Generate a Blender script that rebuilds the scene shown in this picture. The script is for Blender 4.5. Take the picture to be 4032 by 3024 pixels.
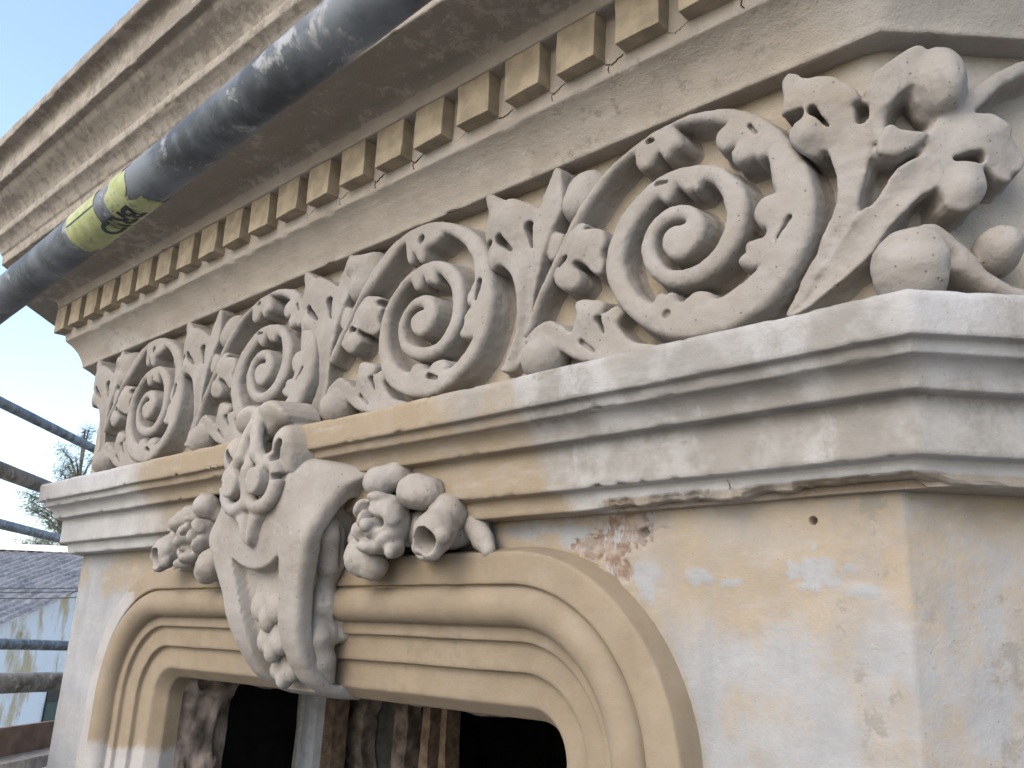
import bpy, bmesh, math, random
import numpy as np
from mathutils import Vector, Matrix

# ------------------------------------------------------------------ camera, sky, sun, exposure
S = 1.3          # metres per facade unit (distance camera - wall)
H0 = 6.0         # height of the camera above the ground
scene = bpy.context.scene
col = scene.collection
for o in list(bpy.data.objects):
    bpy.data.objects.remove(o)

cam_data = bpy.data.cameras.new('camera')
cam = bpy.data.objects.new('camera', cam_data); col.objects.link(cam)
cam_data.sensor_width = 36.0
cam_data.lens = 30.908
cam_data.clip_start = 0.02
cam_data.clip_end = 3000
R_ = (0.73224591, 0.67964, 0.0436508)
U_ = (0.16099207, -0.23501845, 0.95856553)
B_ = (0.66173823, -0.69487826, -0.28150795)
cam.matrix_world = Matrix(((R_[0], U_[0], B_[0], 0), (R_[1], U_[1], B_[1], 0), (R_[2], U_[2], B_[2], H0), (0, 0, 0, 1)))
cam_data.dof.use_dof = True
cam_data.dof.focus_distance = 1.75
cam_data.dof.aperture_fstop = 15.0
scene.camera = cam

SUN_EL = math.radians(38.0)
SUN_DIR = Vector((0.06, -0.998, 0.0)).normalized()          # veiled sun in front of the facade
world = bpy.data.worlds.new('World'); scene.world = world; world.use_nodes = True
wn = world.node_tree.nodes; wl = world.node_tree.links
bgn = wn['Background']
sky = wn.new('ShaderNodeTexSky'); sky.sky_type = 'NISHITA'; sky.sun_disc = False
sky.sun_elevation = SUN_EL
sky.sun_rotation = math.atan2(SUN_DIR.x, SUN_DIR.y)
sky.air_density = 1.0; sky.dust_density = 1.9; sky.ozone_density = 0.3; sky.altitude = 0
wl.new(sky.outputs[0], bgn.inputs[0]); bgn.inputs[1].default_value = 0.15
sl = bpy.data.lights.new('sun', 'SUN'); sl.energy = 0.5; sl.angle = math.radians(50); sl.color = (1.0, 0.98, 0.95)
sun = bpy.data.objects.new('sun', sl); col.objects.link(sun)
sd = Vector((SUN_DIR.x * math.cos(SUN_EL), SUN_DIR.y * math.cos(SUN_EL), math.sin(SUN_EL)))
sun.rotation_euler = (-sd).to_track_quat('-Z', 'Y').to_euler()
sun.location = (-8, -4, 14)

scene.view_settings.view_transform = 'Standard'
scene.view_settings.look = 'None'
scene.view_settings.gamma = 1.0
scene.view_settings.exposure = 1.54
scene.cycles.use_denoising = True
scene.cycles.adaptive_threshold = 0.02
scene.cycles.max_bounces = 6
scene.cycles.diffuse_bounces = 4

# ------------------------------------------------------------------ numeric helpers
rng = np.random.default_rng(7)

def vnoise(P, seed=0):
    """smooth value noise in [-1, 1] at the points P (N,3)"""
    P = np.asarray(P, float)
    I = np.floor(P).astype(np.int64); F = P - I
    F = F * F * F * (F * (F * 6 - 15) + 10)
    out = np.zeros(len(P))
    for dx in (0, 1):
        wx = F[:, 0] if dx else 1 - F[:, 0]
        for dy in (0, 1):
            wy = F[:, 1] if dy else 1 - F[:, 1]
            for dz in (0, 1):
                wz = F[:, 2] if dz else 1 - F[:, 2]
                h = ((I[:, 0] + dx) * 374761393 + (I[:, 1] + dy) * 668265263 + (I[:, 2] + dz) * 1274126177 + seed * 974634541) & 0xffffffff
                h = ((h ^ (h >> 13)) * 1103515245) & 0xffffffff
                h = ((h ^ (h >> 16)) * 2246822519) & 0xffffffff
                h = h ^ (h >> 15)
                out += wx * wy * wz * ((h & 0xffffff) / float(0x7fffff) - 1.0)
    return out

def fbm(P, freq, octaves=3, seed=0, gain=0.5):
    P = np.asarray(P, float) * freq
    a = 1.0; s = np.zeros(len(P)); t = 0
    for i in range(octaves):
        s += a * vnoise(P + 17.3 * i, seed + i); t += a
        a *= gain; P = P * 2.03
    return s / t

def chaikin(p, n=1, closed=True):
    p = np.asarray(p, float)
    for _ in range(n):
        q = np.roll(p, -1, 0) if closed else None
        if closed:
            p = np.stack([0.75 * p + 0.25 * q, 0.25 * p + 0.75 * q], 1).reshape(-1, 2)
    return p

def sdf_poly(P, poly):
    """signed distance of 2-D points P (N,2) to a closed polygon, negative inside"""
    d = np.full(len(P), 1e9); inside = np.zeros(len(P), bool)
    n = len(poly)
    for i in range(n):
        a = poly[i]; b = poly[(i + 1) % n]
        e = b - a; w = P - a
        t = np.clip((w @ e) / max(e @ e, 1e-12), 0, 1)
        q = w - t[:, None] * e
        d = np.minimum(d, np.einsum('ij,ij->i', q, q))
        c = (a[1] > P[:, 1]) != (b[1] > P[:, 1])
        if c.any():
            xx = a[0] + (P[:, 1] - a[1]) * (b[0] - a[0]) / (b[1] - a[1] if b[1] != a[1] else 1e-12)
            inside ^= c & (P[:, 0] < xx)
    d = np.sqrt(d)
    return np.where(inside, -d, d)

def smin(a, b, k):
    if k <= 0: return np.minimum(a, b)
    h = np.clip(0.5 + 0.5 * (b - a) / k, 0, 1)
    return b * (1 - h) + a * h - k * h * (1 - h)

def smax(a, b, k):
    return -smin(-a, -b, k)

class Sculpt:
    """a block of plaster carved as a distance field; axes: 0 along, 1 outward, 2 up"""
    def __init__(self, lo, hi, res):
        self.lo = np.array(lo, float); self.res = res
        self.n = np.maximum(2, np.ceil((np.array(hi) - self.lo) / res).astype(int) + 1)
        self.F = np.full(self.n, 0.05, np.float32)
        self.ax = [self.lo[i] + res * np.arange(self.n[i]) for i in range(3)]
    def sub(self, lo, hi):
        sl = []
        for i in range(3):
            a = int(np.clip(np.floor((lo[i] - self.lo[i]) / self.res), 0, self.n[i] - 1))
            b = int(np.clip(np.ceil((hi[i] - self.lo[i]) / self.res) + 1, a + 1, self.n[i]))
            sl.append(slice(a, b))
        X = np.meshgrid(*[self.ax[i][sl[i]] for i in range(3)], indexing='ij')
        return tuple(sl), X
    def put(self, sl, d, k):
        self.F[sl] = smin(self.F[sl], d, k)
    def cut(self, sl, d, k=0.003):
        self.F[sl] = smax(self.F[sl], -d, k)
    def poly(self, poly, top, k=0.008, flare=0.10, base=-0.004, ku=0.004, n=1, dome=0.0, domew=0.02, grow=0.0):
        poly = chaikin(poly, n)
        lo2 = poly.min(0) - 0.02; hi2 = poly.max(0) + 0.02
        sl, X = self.sub((lo2[0], self.lo[1], lo2[1]), (hi2[0], 9, hi2[1]))
        U = X[0][:, 0, :]; Wz = X[2][:, 0, :]
        d2 = sdf_poly(np.stack([U.ravel(), Wz.ravel()], 1), poly).reshape(U.shape) - grow
        tp = top(U, Wz) if callable(top) else np.full(U.shape, top)
        if dome: tp = tp + dome * (1 - np.exp(np.minimum(d2, 0) / domew))
        h = X[1]
        d = smax(d2[:, None, :] - flare * np.maximum(tp[:, None, :] - h, 0) - 18.0 * np.maximum(0.013 - h, 0) ** 2, h - tp[:, None, :], k)
        self.put(sl, d, ku); return self
    def ell(self, c, r, ku=0.006, rot=None):
        c = np.array(c, float); r = np.array(r, float); m = r.max() + 0.02
        sl, X = self.sub(c - m, c + m)
        q = [X[i] - c[i] for i in range(3)]
        if rot:   # rotation in the 0-2 plane
            cs, sn = math.cos(rot), math.sin(rot)
            q = [cs * q[0] + sn * q[2], q[1], -sn * q[0] + cs * q[2]]
        k0 = np.sqrt(sum((q[i] / r[i]) ** 2 for i in range(3))); k1 = np.sqrt(sum((q[i] / r[i] ** 2) ** 2 for i in range(3))) + 1e-9
        self.put(sl, k0 * (k0 - 1) / k1, ku); return self
    def _cap(self, a, b, ra, rb):
        a = np.array(a, float); b = np.array(b, float); m = max(ra, rb) + 0.015
        sl, X = self.sub(np.minimum(a, b) - m, np.maximum(a, b) + m)
        e = b - a; t = sum((X[i] - a[i]) * e[i] for i in range(3)) / max(e @ e, 1e-12); t = np.clip(t, 0, 1)
        d = np.sqrt(sum((X[i] - a[i] - t * e[i]) ** 2 for i in range(3))) - (ra + (rb - ra) * t)
        return sl, d
    def cap(self, a, b, ra, rb, ku=0.006):
        sl, d = self._cap(a, b, ra, rb); self.put(sl, d, ku); return self
    def chain(self, pts, ku=0.006):
        for p, q in zip(pts[:-1], pts[1:]): self.cap(p[:3], q[:3], p[3], q[3], ku)
        return self
    def dig(self, a, b, ra, rb, k=0.004):
        sl, d = self._cap(a, b, ra, rb); self.cut(sl, d, k); return self
    def cutpoly(self, poly, floor, k=0.003):
        poly = chaikin(poly, 1); lo2 = poly.min(0) - 0.01; hi2 = poly.max(0) + 0.01
        sl, X = self.sub((lo2[0], -9, lo2[1]), (hi2[0], 9, hi2[1]))
        d2 = sdf_poly(np.stack([X[0][:, 0, :].ravel(), X[2][:, 0, :].ravel()], 1), poly).reshape(X[0][:, 0, :].shape)
        self.cut(sl, smax(d2[:, None, :] + 0 * X[1], floor - X[1], 0.004), k); return self
    def drill(self, a, b, r, floor, k=0.004, r2=None):
        """a slot with straight walls between two (u, w) points, down to height floor"""
        a = np.array(a, float); b = np.array(b, float); m = max(r, r2 or 0) + 0.012
        lo = np.minimum(a, b) - m; hi = np.maximum(a, b) + m
        sl, X = self.sub((lo[0], -9, lo[1]), (hi[0], 9, hi[1]))
        e = b - a; t = np.clip(((X[0] - a[0]) * e[0] + (X[2] - a[1]) * e[1]) / max(e @ e, 1e-9), 0, 1)
        d = np.sqrt((X[0] - a[0] - t * e[0]) ** 2 + (X[2] - a[1] - t * e[1]) ** 2) - (r + ((r if r2 is None else r2) - r) * t)
        self.cut(sl, smax(d, floor - X[1], 0.004), k); return self
    def rough(self, amp, freq, seed=0):
        m = np.abs(self.F) < 0.02
        idx = np.argwhere(m)
        P = self.lo + idx * self.res
        self.F[m] += (amp * fbm(P, freq, 3, seed)).astype(np.float32); return self
    def mesh(self):
        F = self.F.copy()
        F[0], F[-1] = np.maximum(F[0], 0.01), np.maximum(F[-1], 0.01)
        F[:, 0], F[:, -1] = np.maximum(F[:, 0], 0.01), np.maximum(F[:, -1], 0.01)
        F[:, :, 0], F[:, :, -1] = np.maximum(F[:, :, 0], 0.01), np.maximum(F[:, :, -1], 0.01)
        nx, ny, nz = F.shape
        s = F < 0
        c = [s[i:nx - 1 + i, j:ny - 1 + j, k:nz - 1 + k] for i in (0, 1) for j in (0, 1) for k in (0, 1)]
        cnt = sum(x.astype(np.int8) for x in c)
        act = np.argwhere((cnt > 0) & (cnt < 8))
        ids = -np.ones((nx - 1, ny - 1, nz - 1), np.int32)
        ids[act[:, 0], act[:, 1], act[:, 2]] = np.arange(len(act))
        acc = np.zeros((len(act), 3)); num = np.zeros(len(act))
        for ax in range(3):
            o1, o2 = [a for a in range(3) if a != ax]
            for i in (0, 1):
                for j in (0, 1):
                    off = np.zeros(3, int); off[o1] = i; off[o2] = j
                    A = act + off; Bq = A.copy(); Bq[:, ax] += 1
                    fa = F[A[:, 0], A[:, 1], A[:, 2]]; fb = F[Bq[:, 0], Bq[:, 1], Bq[:, 2]]
                    m = (fa < 0) != (fb < 0)
                    t = fa[m] / (fa[m] - fb[m])
                    p = A[m].astype(float); p[:, ax] += t
                    acc[m] += p; num[m] += 1
        V = self.lo + self.res * acc / num[:, None]
        faces = []
        for ax in range(3):
            o1, o2 = (ax + 1) % 3, (ax + 2) % 3
            sa = [slice(None)] * 3; sb = [slice(None)] * 3; sa[ax] = slice(0, -1); sb[ax] = slice(1, None)
            a = s[tuple(sa)]; b = s[tuple(sb)]
            e = np.argwhere(a != b)
            ok = (e[:, o1] > 0) & (e[:, o2] > 0) & (e[:, o1] < self.n[o1] - 1) & (e[:, o2] < self.n[o2] - 1)
            e = e[ok]; pos = a[e[:, 0], e[:, 1], e[:, 2]]
            q = []
            for d1, d2 in ((-1, -1), (0, -1), (0, 0), (-1, 0)):
                t = e.copy(); t[:, o1] += d1; t[:, o2] += d2
                q.append(ids[t[:, 0], t[:, 1], t[:, 2]])
            q = np.stack(q, 1)
            q[~pos] = q[~pos][:, ::-1]
            faces.append(q)
        return V, np.concatenate(faces)

def mesh_from(name, V, Fc, smooth=True, mat=None):
    V = np.asarray(V, np.float32); Fc = np.asarray(Fc, np.int32)
    me = bpy.data.meshes.new(name)
    k = Fc.shape[1]
    me.vertices.add(len(V)); me.vertices.foreach_set('co', V.ravel())
    me.loops.add(Fc.size); me.loops.foreach_set('vertex_index', Fc.ravel())
    me.polygons.add(len(Fc)); me.polygons.foreach_set('loop_start', np.arange(len(Fc), dtype=np.int32) * k)
    me.polygons.foreach_set('loop_total', np.full(len(Fc), k, np.int32))
    me.polygons.foreach_set('use_smooth', np.full(len(Fc), smooth))
    me.update(calc_edges=True); me.validate()
    if mat: me.materials.append(mat)
    return me

def obj(name, me, parent=None, loc=(0, 0, 0), mat=None):
    o = bpy.data.objects.new(name, me); col.objects.link(o)
    o.location = loc
    if parent is not None: o.parent = parent
    if mat is not None and me is not None and not me.materials: me.materials.append(mat)
    return o

def tag(o, label=None, cat=None, group=None, kind=None):
    if label: o['label'] = label
    if cat: o['category'] = cat
    if group: o['group'] = group
    if kind: o['kind'] = kind
    return o

def empty(name, loc=(0, 0, 0)):
    o = bpy.data.objects.new(name, None); col.objects.link(o); o.location = loc; return o

def grid_faces(n, m, closed_m=False):
    i, j = np.meshgrid(np.arange(n - 1), np.arange(m if closed_m else m - 1), indexing='ij')
    i = i.ravel(); j = j.ravel(); j2 = (j + 1) % m
    return np.stack([i * m + j, i * m + j2, (i + 1) * m + j2, (i + 1) * m + j], 1)

def box_mesh(name, lo, hi, bev=0.0, mat=None):
    bm = bmesh.new(); bmesh.ops.create_cube(bm, size=1)
    for v in bm.verts:
        for i in range(3): v.co[i] = lo[i] + (v.co[i] + 0.5) * (hi[i] - lo[i])
    if bev: bmesh.ops.bevel(bm, geom=list(bm.edges), offset=bev, segments=2, affect='EDGES', profile=0.6)
    me = bpy.data.meshes.new(name); bm.to_mesh(me); bm.free()
    if mat: me.materials.append(mat)
    return me

def tube_mesh(name, a, b, r, seg=32, rings=40, wob=0.0, mat=None, hollow=True):
    a = np.array(a, float); b = np.array(b, float); d = b - a; L = np.linalg.norm(d); d /= L
    u = np.cross(d, (0, 0, 1)); u /= np.linalg.norm(u); w = np.cross(u, d)
    t = np.linspace(0, L, rings); an = np.linspace(0, 2 * np.pi, seg, endpoint=False)
    V = (a + t[:, None, None] * d + r * (np.cos(an)[None, :, None] * u + np.sin(an)[None, :, None] * w)).reshape(-1, 3)
    if wob: V += (wob * fbm(V, 18, 2, 5))[:, None] * np.repeat(np.eye(1, 3, 2), len(V), 0)
    Fc = grid_faces(rings, seg, True)
    bm = bmesh.new(); vs = [bm.verts.new(v) for v in V]
    for f in Fc: bm.faces.new([vs[i] for i in f]).smooth = True
    for k in (0, rings - 1):                                    # open pipe ends with wall thickness
        ring = vs[k * seg:(k + 1) * seg]; c = a + t[k] * d
        inner = [bm.verts.new(c + (np.array(v.co) - c) * 0.86) for v in ring]
        deep = [bm.verts.new(np.array(v.co) + (d if k == 0 else -d) * 0.06) for v in inner]
        for i in range(seg):
            j = (i + 1) % seg
            q1 = [ring[i], ring[j], inner[j], inner[i]]; q2 = [inner[i], inner[j], deep[j], deep[i]]
            bm.faces.new(q1); bm.faces.new(q2)
        bm.faces.new(deep)
    bmesh.ops.recalc_face_normals(bm, faces=list(bm.faces))
    me = bpy.data.meshes.new(name); bm.to_mesh(me); bm.free()
    if mat: me.materials.append(mat)
    return me

def W(P):
    """facade units -> metres (camera at the origin, raised by H0)"""
    P = np.asarray(P, float) * S
    P = P.copy(); P[..., 2] += H0
    return P

# ------------------------------------------------------------------ materials
ALB = 0.475
def al(c): return tuple(x * ALB for x in c)
class NT:
    def __init__(self, name):
        self.m = bpy.data.materials.new(name); self.m.use_nodes = True
        self.n = self.m.node_tree.nodes; self.l = self.m.node_tree.links
        self.b = self.n['Principled BSDF']; self.b.inputs['Roughness'].default_value = 0.9
        self.b.inputs['Specular IOR Level'].default_value = 0.25
        g = self.n.new('ShaderNodeNewGeometry'); self.pos = g.outputs['Position']
    def val(self, sock, v):
        if hasattr(v, 'node'): self.l.new(v, sock)
        elif isinstance(v, (int, float)):
            try: sock.default_value = v
            except TypeError: sock.default_value = (v, v, v, 1)
        else:
            v = tuple(v)
            sock.default_value = v if len(sock.default_value) == len(v) else v + (1.0,)
    def noise(self, scale, detail=4, rough=0.55, vec=None, stretch=None, dist=0.0):
        n = self.n.new('ShaderNodeTexNoise'); n.inputs['Scale'].default_value = scale
        n.inputs['Detail'].default_value = detail; n.inputs['Roughness'].default_value = rough; n.inputs['Distortion'].default_value = dist
        v = vec or self.pos
        if stretch:
            mp = self.n.new('ShaderNodeMapping'); mp.inputs['Scale'].default_value = stretch; self.l.new(v, mp.inputs[0]); v = mp.outputs[0]
        self.l.new(v, n.inputs['Vector']); return n.outputs[0]
    def voro(self, scale, vec=None, feature='F1'):
        n = self.n.new('ShaderNodeTexVoronoi'); n.feature = feature; n.inputs['Scale'].default_value = scale
        self.l.new(vec or self.pos, n.inputs['Vector']); return n
    def ramp(self, f, lo, hi, a=0.0, b=1.0):
        n = self.n.new('ShaderNodeMapRange'); n.interpolation_type = 'SMOOTHSTEP'
        self.l.new(f, n.inputs[0])
        for i, v in zip((1, 2, 3, 4), (lo, hi, a, b)): n.inputs[i].default_value = v
        return n.outputs[0]
    def math(self, op, a, b=0.0):
        n = self.n.new('ShaderNodeMath'); n.operation = op
        self.val(n.inputs[0], a); self.val(n.inputs[1], b); return n.outputs[0]
    def mix(self, f, a, b, mode='MIX'):
        n = self.n.new('ShaderNodeMix'); n.data_type = 'RGBA'; n.blend_type = mode
        self.val(n.inputs[0], f); self.val(n.inputs[6], a); self.val(n.inputs[7], b); return n.outputs[2]
    def attr(self, name):
        n = self.n.new('ShaderNodeAttribute'); n.attribute_name = name
        s = self.n.new('ShaderNodeSeparateColor'); self.l.new(n.outputs['Color'], s.inputs[0])
        return s.outputs[0], s.outputs[1], s.outputs[2], n.outputs['Alpha']
    def sep(self):
        s = self.n.new('ShaderNodeSeparateXYZ'); self.l.new(self.pos, s.inputs[0]); return s.outputs
    def bump(self, h, strength=0.3, dist=0.003, prev=None):
        n = self.n.new('ShaderNodeBump'); n.inputs['Strength'].default_value = strength; n.inputs['Distance'].default_value = dist
        self.l.new(h, n.inputs['Height'])
        if prev: self.l.new(prev, n.inputs['Normal'])
        self.l.new(n.outputs[0], self.b.inputs['Normal']); return n.outputs[0]
    def color(self, c): self.val(self.b.inputs['Base Color'], c); return self
    def rough(self, r): self.val(self.b.inputs['Roughness'], r); return self

def plain(name, c, rough=0.8, metal=0.0, scale=25, var=0.25):
    t = NT(name); n = t.noise(scale, 5)
    t.color(t.mix(t.ramp(n, 0.3, 0.7), tuple(x * (1 - var) for x in c), tuple(min(1, x * (1 + var)) for x in c)))
    t.rough(rough); t.b.inputs['Metallic'].default_value = metal
    t.bump(t.noise(scale * 6, 4), 0.25, 0.002)
    return t.m

def pits(t, scale, r, keep):
    """small casting holes: returns a 0..1 mask"""
    v = t.voro(scale)
    m = t.ramp(v.outputs['Distance'], r * 0.7, r, 1.0, 0.0)
    s = t.n.new('ShaderNodeSeparateColor'); t.l.new(v.outputs['Color'], s.inputs[0])
    return t.math('MULTIPLY', m, t.ramp(s.outputs[0], keep, keep + 0.02))

def m_cast(name, fac):
    al = lambda c: tuple(x * fac for x in c)
    t = NT(name)
    a = t.ramp(t.noise(5, 5, 0.6), 0.35, 0.68)
    c = t.mix(a, al((0.48, 0.433, 0.38)), al((0.56, 0.526, 0.485)))
    b = t.ramp(t.noise(23, 5, 0.65), 0.5, 0.75)
    c = t.mix(t.math('MULTIPLY', b, 0.55), c, al((0.62, 0.59, 0.555)))
    g = t.ramp(t.noise(9, 4, 0.6, dist=0.6), 0.55, 0.72)
    c = t.mix(t.math('MULTIPLY', g, 0.35), c, al((0.38, 0.34, 0.285)))
    yl = t.ramp(t.noise(4.3, 5, 0.7, dist=0.5), 0.52, 0.70)
    c = t.mix(t.math('MULTIPLY', yl, 0.45), c, al((0.47, 0.39, 0.285)))
    dk = t.ramp(t.noise(14, 5, 0.75), 0.56, 0.72)
    c = t.mix(t.math('MULTIPLY', dk, 0.40), c, al((0.30, 0.28, 0.25)))
    p = t.math('MAXIMUM', pits(t, 62, 0.13, 0.62), pits(t, 150, 0.16, 0.75))
    c = t.mix(t.math('MULTIPLY', p, 0.8), c, (0.10, 0.09, 0.08))
    t.color(c)
    h = t.math('SUBTRACT', t.math('ADD', t.math('MULTIPLY', t.noise(70, 3, 0.65), 0.6), t.math('MULTIPLY', t.noise(260, 2), 0.3)), p)
    h = t.math('ADD', h, t.math('MULTIPLY', t.noise(28, 3, 0.7), 0.9))
    t.bump(h, 0.6, 0.003)
    return t.m

def m_zone(name, peach, white, beige, brick=(0.15, 0.095, 0.062), stain=(0.33, 0.30, 0.25), bump=0.45, mott=0.5, brush=0.3, wash=0.35):
    """painted render: the vertex attribute 'zone' says which coat shows (R limewash, G bare brick, B ochre, A grey stain)"""
    peach, white, beige, stain = al(peach), al(white), al(beige), al(stain)
    t = NT(name)
    r, g, b, a = t.attr('zone')
    n1 = t.noise(11, 3, 0.65); n2 = t.noise(45, 2, 0.6); n3 = t.noise(3.2, 2, 0.6)
    br = t.noise(16, 3, 0.65, stretch=(1.0, 1.0, 0.22)); bd = t.noise(34, 3, 0.7, stretch=(0.25, 1.0, 1.0))
    edge = t.math('MULTIPLY', t.math('SUBTRACT', n2, 0.5), 0.55)
    edge = t.math('ADD', edge, t.math('MULTIPLY', t.math('SUBTRACT', br, 0.5), 0.8))
    edge2 = t.math('ADD', edge, t.math('MULTIPLY', t.math('SUBTRACT', t.noise(140, 3, 0.7), 0.5), 0.7))
    def sharp(x, w=0.40): return t.ramp(t.math('ADD', x, edge2), 0.5 - w, 0.5 + w)
    base = t.mix(t.ramp(n1, 0.3, 0.7), peach, tuple(x * 0.84 for x in peach))
    base = t.mix(t.math('MULTIPLY', t.ramp(t.noise(7, 4, 0.7), 0.45, 0.65), wash), base, white)
    wh = t.mix(t.ramp(n1, 0.3, 0.7), white, tuple(x * 0.86 for x in white))
    c = t.mix(sharp(r), base, wh)
    be = t.mix(t.ramp(n3, 0.3, 0.7), beige, tuple(x * 0.93 for x in beige))
    c = t.mix(sharp(b, 0.45), c, be)
    sa = t.ramp(t.math('ADD', a, t.math('MULTIPLY', t.math('SUBTRACT', t.noise(26, 4, 0.75), 0.5), 2.6)), 0.30, 0.62)
    c = t.mix(t.math('MULTIPLY', t.math('MULTIPLY', sa, t.ramp(a, 0.0, 0.3)), 0.8), c, stain)
    bk = t.mix(t.ramp(t.noise(38, 3, 0.7), 0.35, 0.65), brick, (0.27, 0.215, 0.17))
    bk = t.mix(t.ramp(t.noise(22, 4, 0.75, stretch=(1.6, 1, 0.5)), 0.55, 0.62), bk, white)
    c = t.mix(sharp(g, 0.10), c, bk)
    f = t.ramp(t.noise(90, 3, 0.7), 0.3, 0.75)
    c = t.mix(t.math('MULTIPLY', f, mott * 0.4), c, tuple(x * 0.68 for x in white))
    c = t.mix(t.math('MULTIPLY', t.ramp(br, 0.45, 0.75), brush), c, tuple(x * 0.72 for x in white))
    c = t.mix(t.math('MULTIPLY', t.ramp(bd, 0.5, 0.8), brush), c, tuple(min(x * 1.12, 0.7) for x in white))
    sp = pits(t, 85, 0.10, 0.80)
    c = t.mix(t.math('MULTIPLY', sp, 0.7), c, (0.12, 0.10, 0.085))
    t.color(c)
    h = t.math('ADD', t.math('MULTIPLY', t.noise(60, 3, 0.75), 0.9), t.math('MULTIPLY', t.noise(230, 2, 0.6), 0.45))
    h = t.math('SUBTRACT', h, sp)
    h = t.math('ADD', h, t.math('MULTIPLY', bd, 0.5))
    t.bump(h, bump, 0.003)
    return t.m

def m_tube(name, dark, light, seedscale=1.0):
    t = NT(name)
    n = t.noise(9 * seedscale, 6, 0.65); m = t.noise(38, 6, 0.7)
    c = t.mix(t.ramp(n, 0.38, 0.62), tuple(x * 0.55 for x in dark), tuple(x * 1.7 for x in dark))
    drip = t.ramp(t.noise(16, 7, 0.72, dist=0.4), 0.56, 0.60)
    c = t.mix(t.math('MULTIPLY', drip, t.ramp(m, 0.42, 0.6)), c, light)
    sc = t.noise(55, 3, 0.5, stretch=(1.0, 0.35, 1.0))
    c = t.mix(t.math('MULTIPLY', t.ramp(sc, 0.55, 0.75), 0.4), c, tuple(x * 1.9 for x in dark))
    t.color(c); t.rough(t.ramp(n, 0.2, 0.8, 0.48, 0.72)); t.b.inputs['Metallic'].default_value = 0.15
    t.bump(t.math('ADD', m, t.math('MULTIPLY', drip, 0.6)), 0.25, 0.002)
    return t.m

MAT = {}
MAT['cast'] = m_cast('cast_plaster', 0.42); MAT['kcast'] = m_cast('limewashed_cast', 0.475)
MAT['wall'] = m_zone('wall_render', (0.605, 0.495, 0.355), (0.56, 0.565, 0.57), (0.49, 0.39, 0.255), stain=(0.38, 0.345, 0.29), bump=0.5, brush=0.40, mott=0.7)
MAT['arch'] = m_zone('architrave_render', (0.46, 0.43, 0.385), (0.72, 0.71, 0.695), (0.475, 0.368, 0.235), bump=0.45, mott=0.45, brush=0.25, wash=0.5)
MAT['surround'] = m_zone('surround_paint', (0.455, 0.36, 0.245), (0.64, 0.615, 0.59), (0.455, 0.36, 0.245), stain=(0.36, 0.29, 0.20), bump=0.30, mott=0.22, brush=0.07, wash=0.06)
MAT['cornice'] = m_zone('cornice_render', (0.60, 0.525, 0.43), (0.66, 0.615, 0.55), (0.64, 0.535, 0.40), stain=(0.33, 0.285, 0.23), bump=0.75, brush=0.18, wash=0.25)
MAT['frieze'] = m_zone('frieze_ground', (0.56, 0.475, 0.355), (0.59, 0.55, 0.49), (0.60, 0.49, 0.335), stain=(0.36, 0.30, 0.22), bump=0.9, brush=0.10, wash=0.2)
MAT['dentil'] = plain('dentil_render', al((0.50, 0.41, 0.285)), 0.92, 0, 24, 0.20)
MAT['tube'] = m_tube('galvanised_tube', (0.082, 0.090, 0.098), (0.27, 0.27, 0.265))
MAT['tube2'] = m_tube('dusty_tube', (0.13, 0.14, 0.15), (0.34, 0.31, 0.28), 1.6)
MAT['tube3'] = m_tube('muddy_tube', (0.14, 0.135, 0.125), (0.40, 0.36, 0.31), 1.3)
MAT['dark'] = plain('unlit_room_black', (0.03, 0.029, 0.028), 0.95, 0, 8, 0.3)  # near-black colour standing in for the lack of light indoors
MAT['rubble'] = plain('rubble', (0.17, 0.14, 0.12), 0.95, 0, 14, 0.6)
MAT['oldwood'] = plain('old_timber', (0.17, 0.125, 0.09), 0.9, 0, 30, 0.35)
MAT['greywood'] = plain('painted_timber', (0.60, 0.61, 0.63), 0.7, 0, 30, 0.12)
MAT['chip'] = plain('torn_plaster', (0.62, 0.59, 0.54), 0.9, 0, 40, 0.15)
MAT['darkwood'] = plain('dark_board', (0.06, 0.062, 0.06), 0.85, 0, 20, 0.3)
MAT['brown'] = plain('brown_board', (0.20, 0.14, 0.11), 0.85, 0, 16, 0.2)
MAT['dust'] = plain('dusty_plank', (0.36, 0.33, 0.30), 0.95, 0, 40, 0.25)
MAT['leaf'] = plain('casuarina_green', (0.10, 0.115, 0.08), 0.8, 0, 3, 0.3)
MAT['bark'] = plain('bark', (0.11, 0.09, 0.07), 0.9, 0, 20, 0.3)
MAT['ground'] = plain('paved_ground', (0.22, 0.205, 0.185), 0.9, 0, 0.8, 0.2)
MAT['wire'] = plain('cable', (0.05, 0.05, 0.055), 0.7, 0, 20, 0.1)
MAT['shutter'] = plain('green_shutter', (0.05, 0.075, 0.06), 0.6, 0, 20, 0.2)
MAT['glass'] = plain('dark_opening', (0.01, 0.011, 0.013), 0.3, 0, 5, 0.2)

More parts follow.
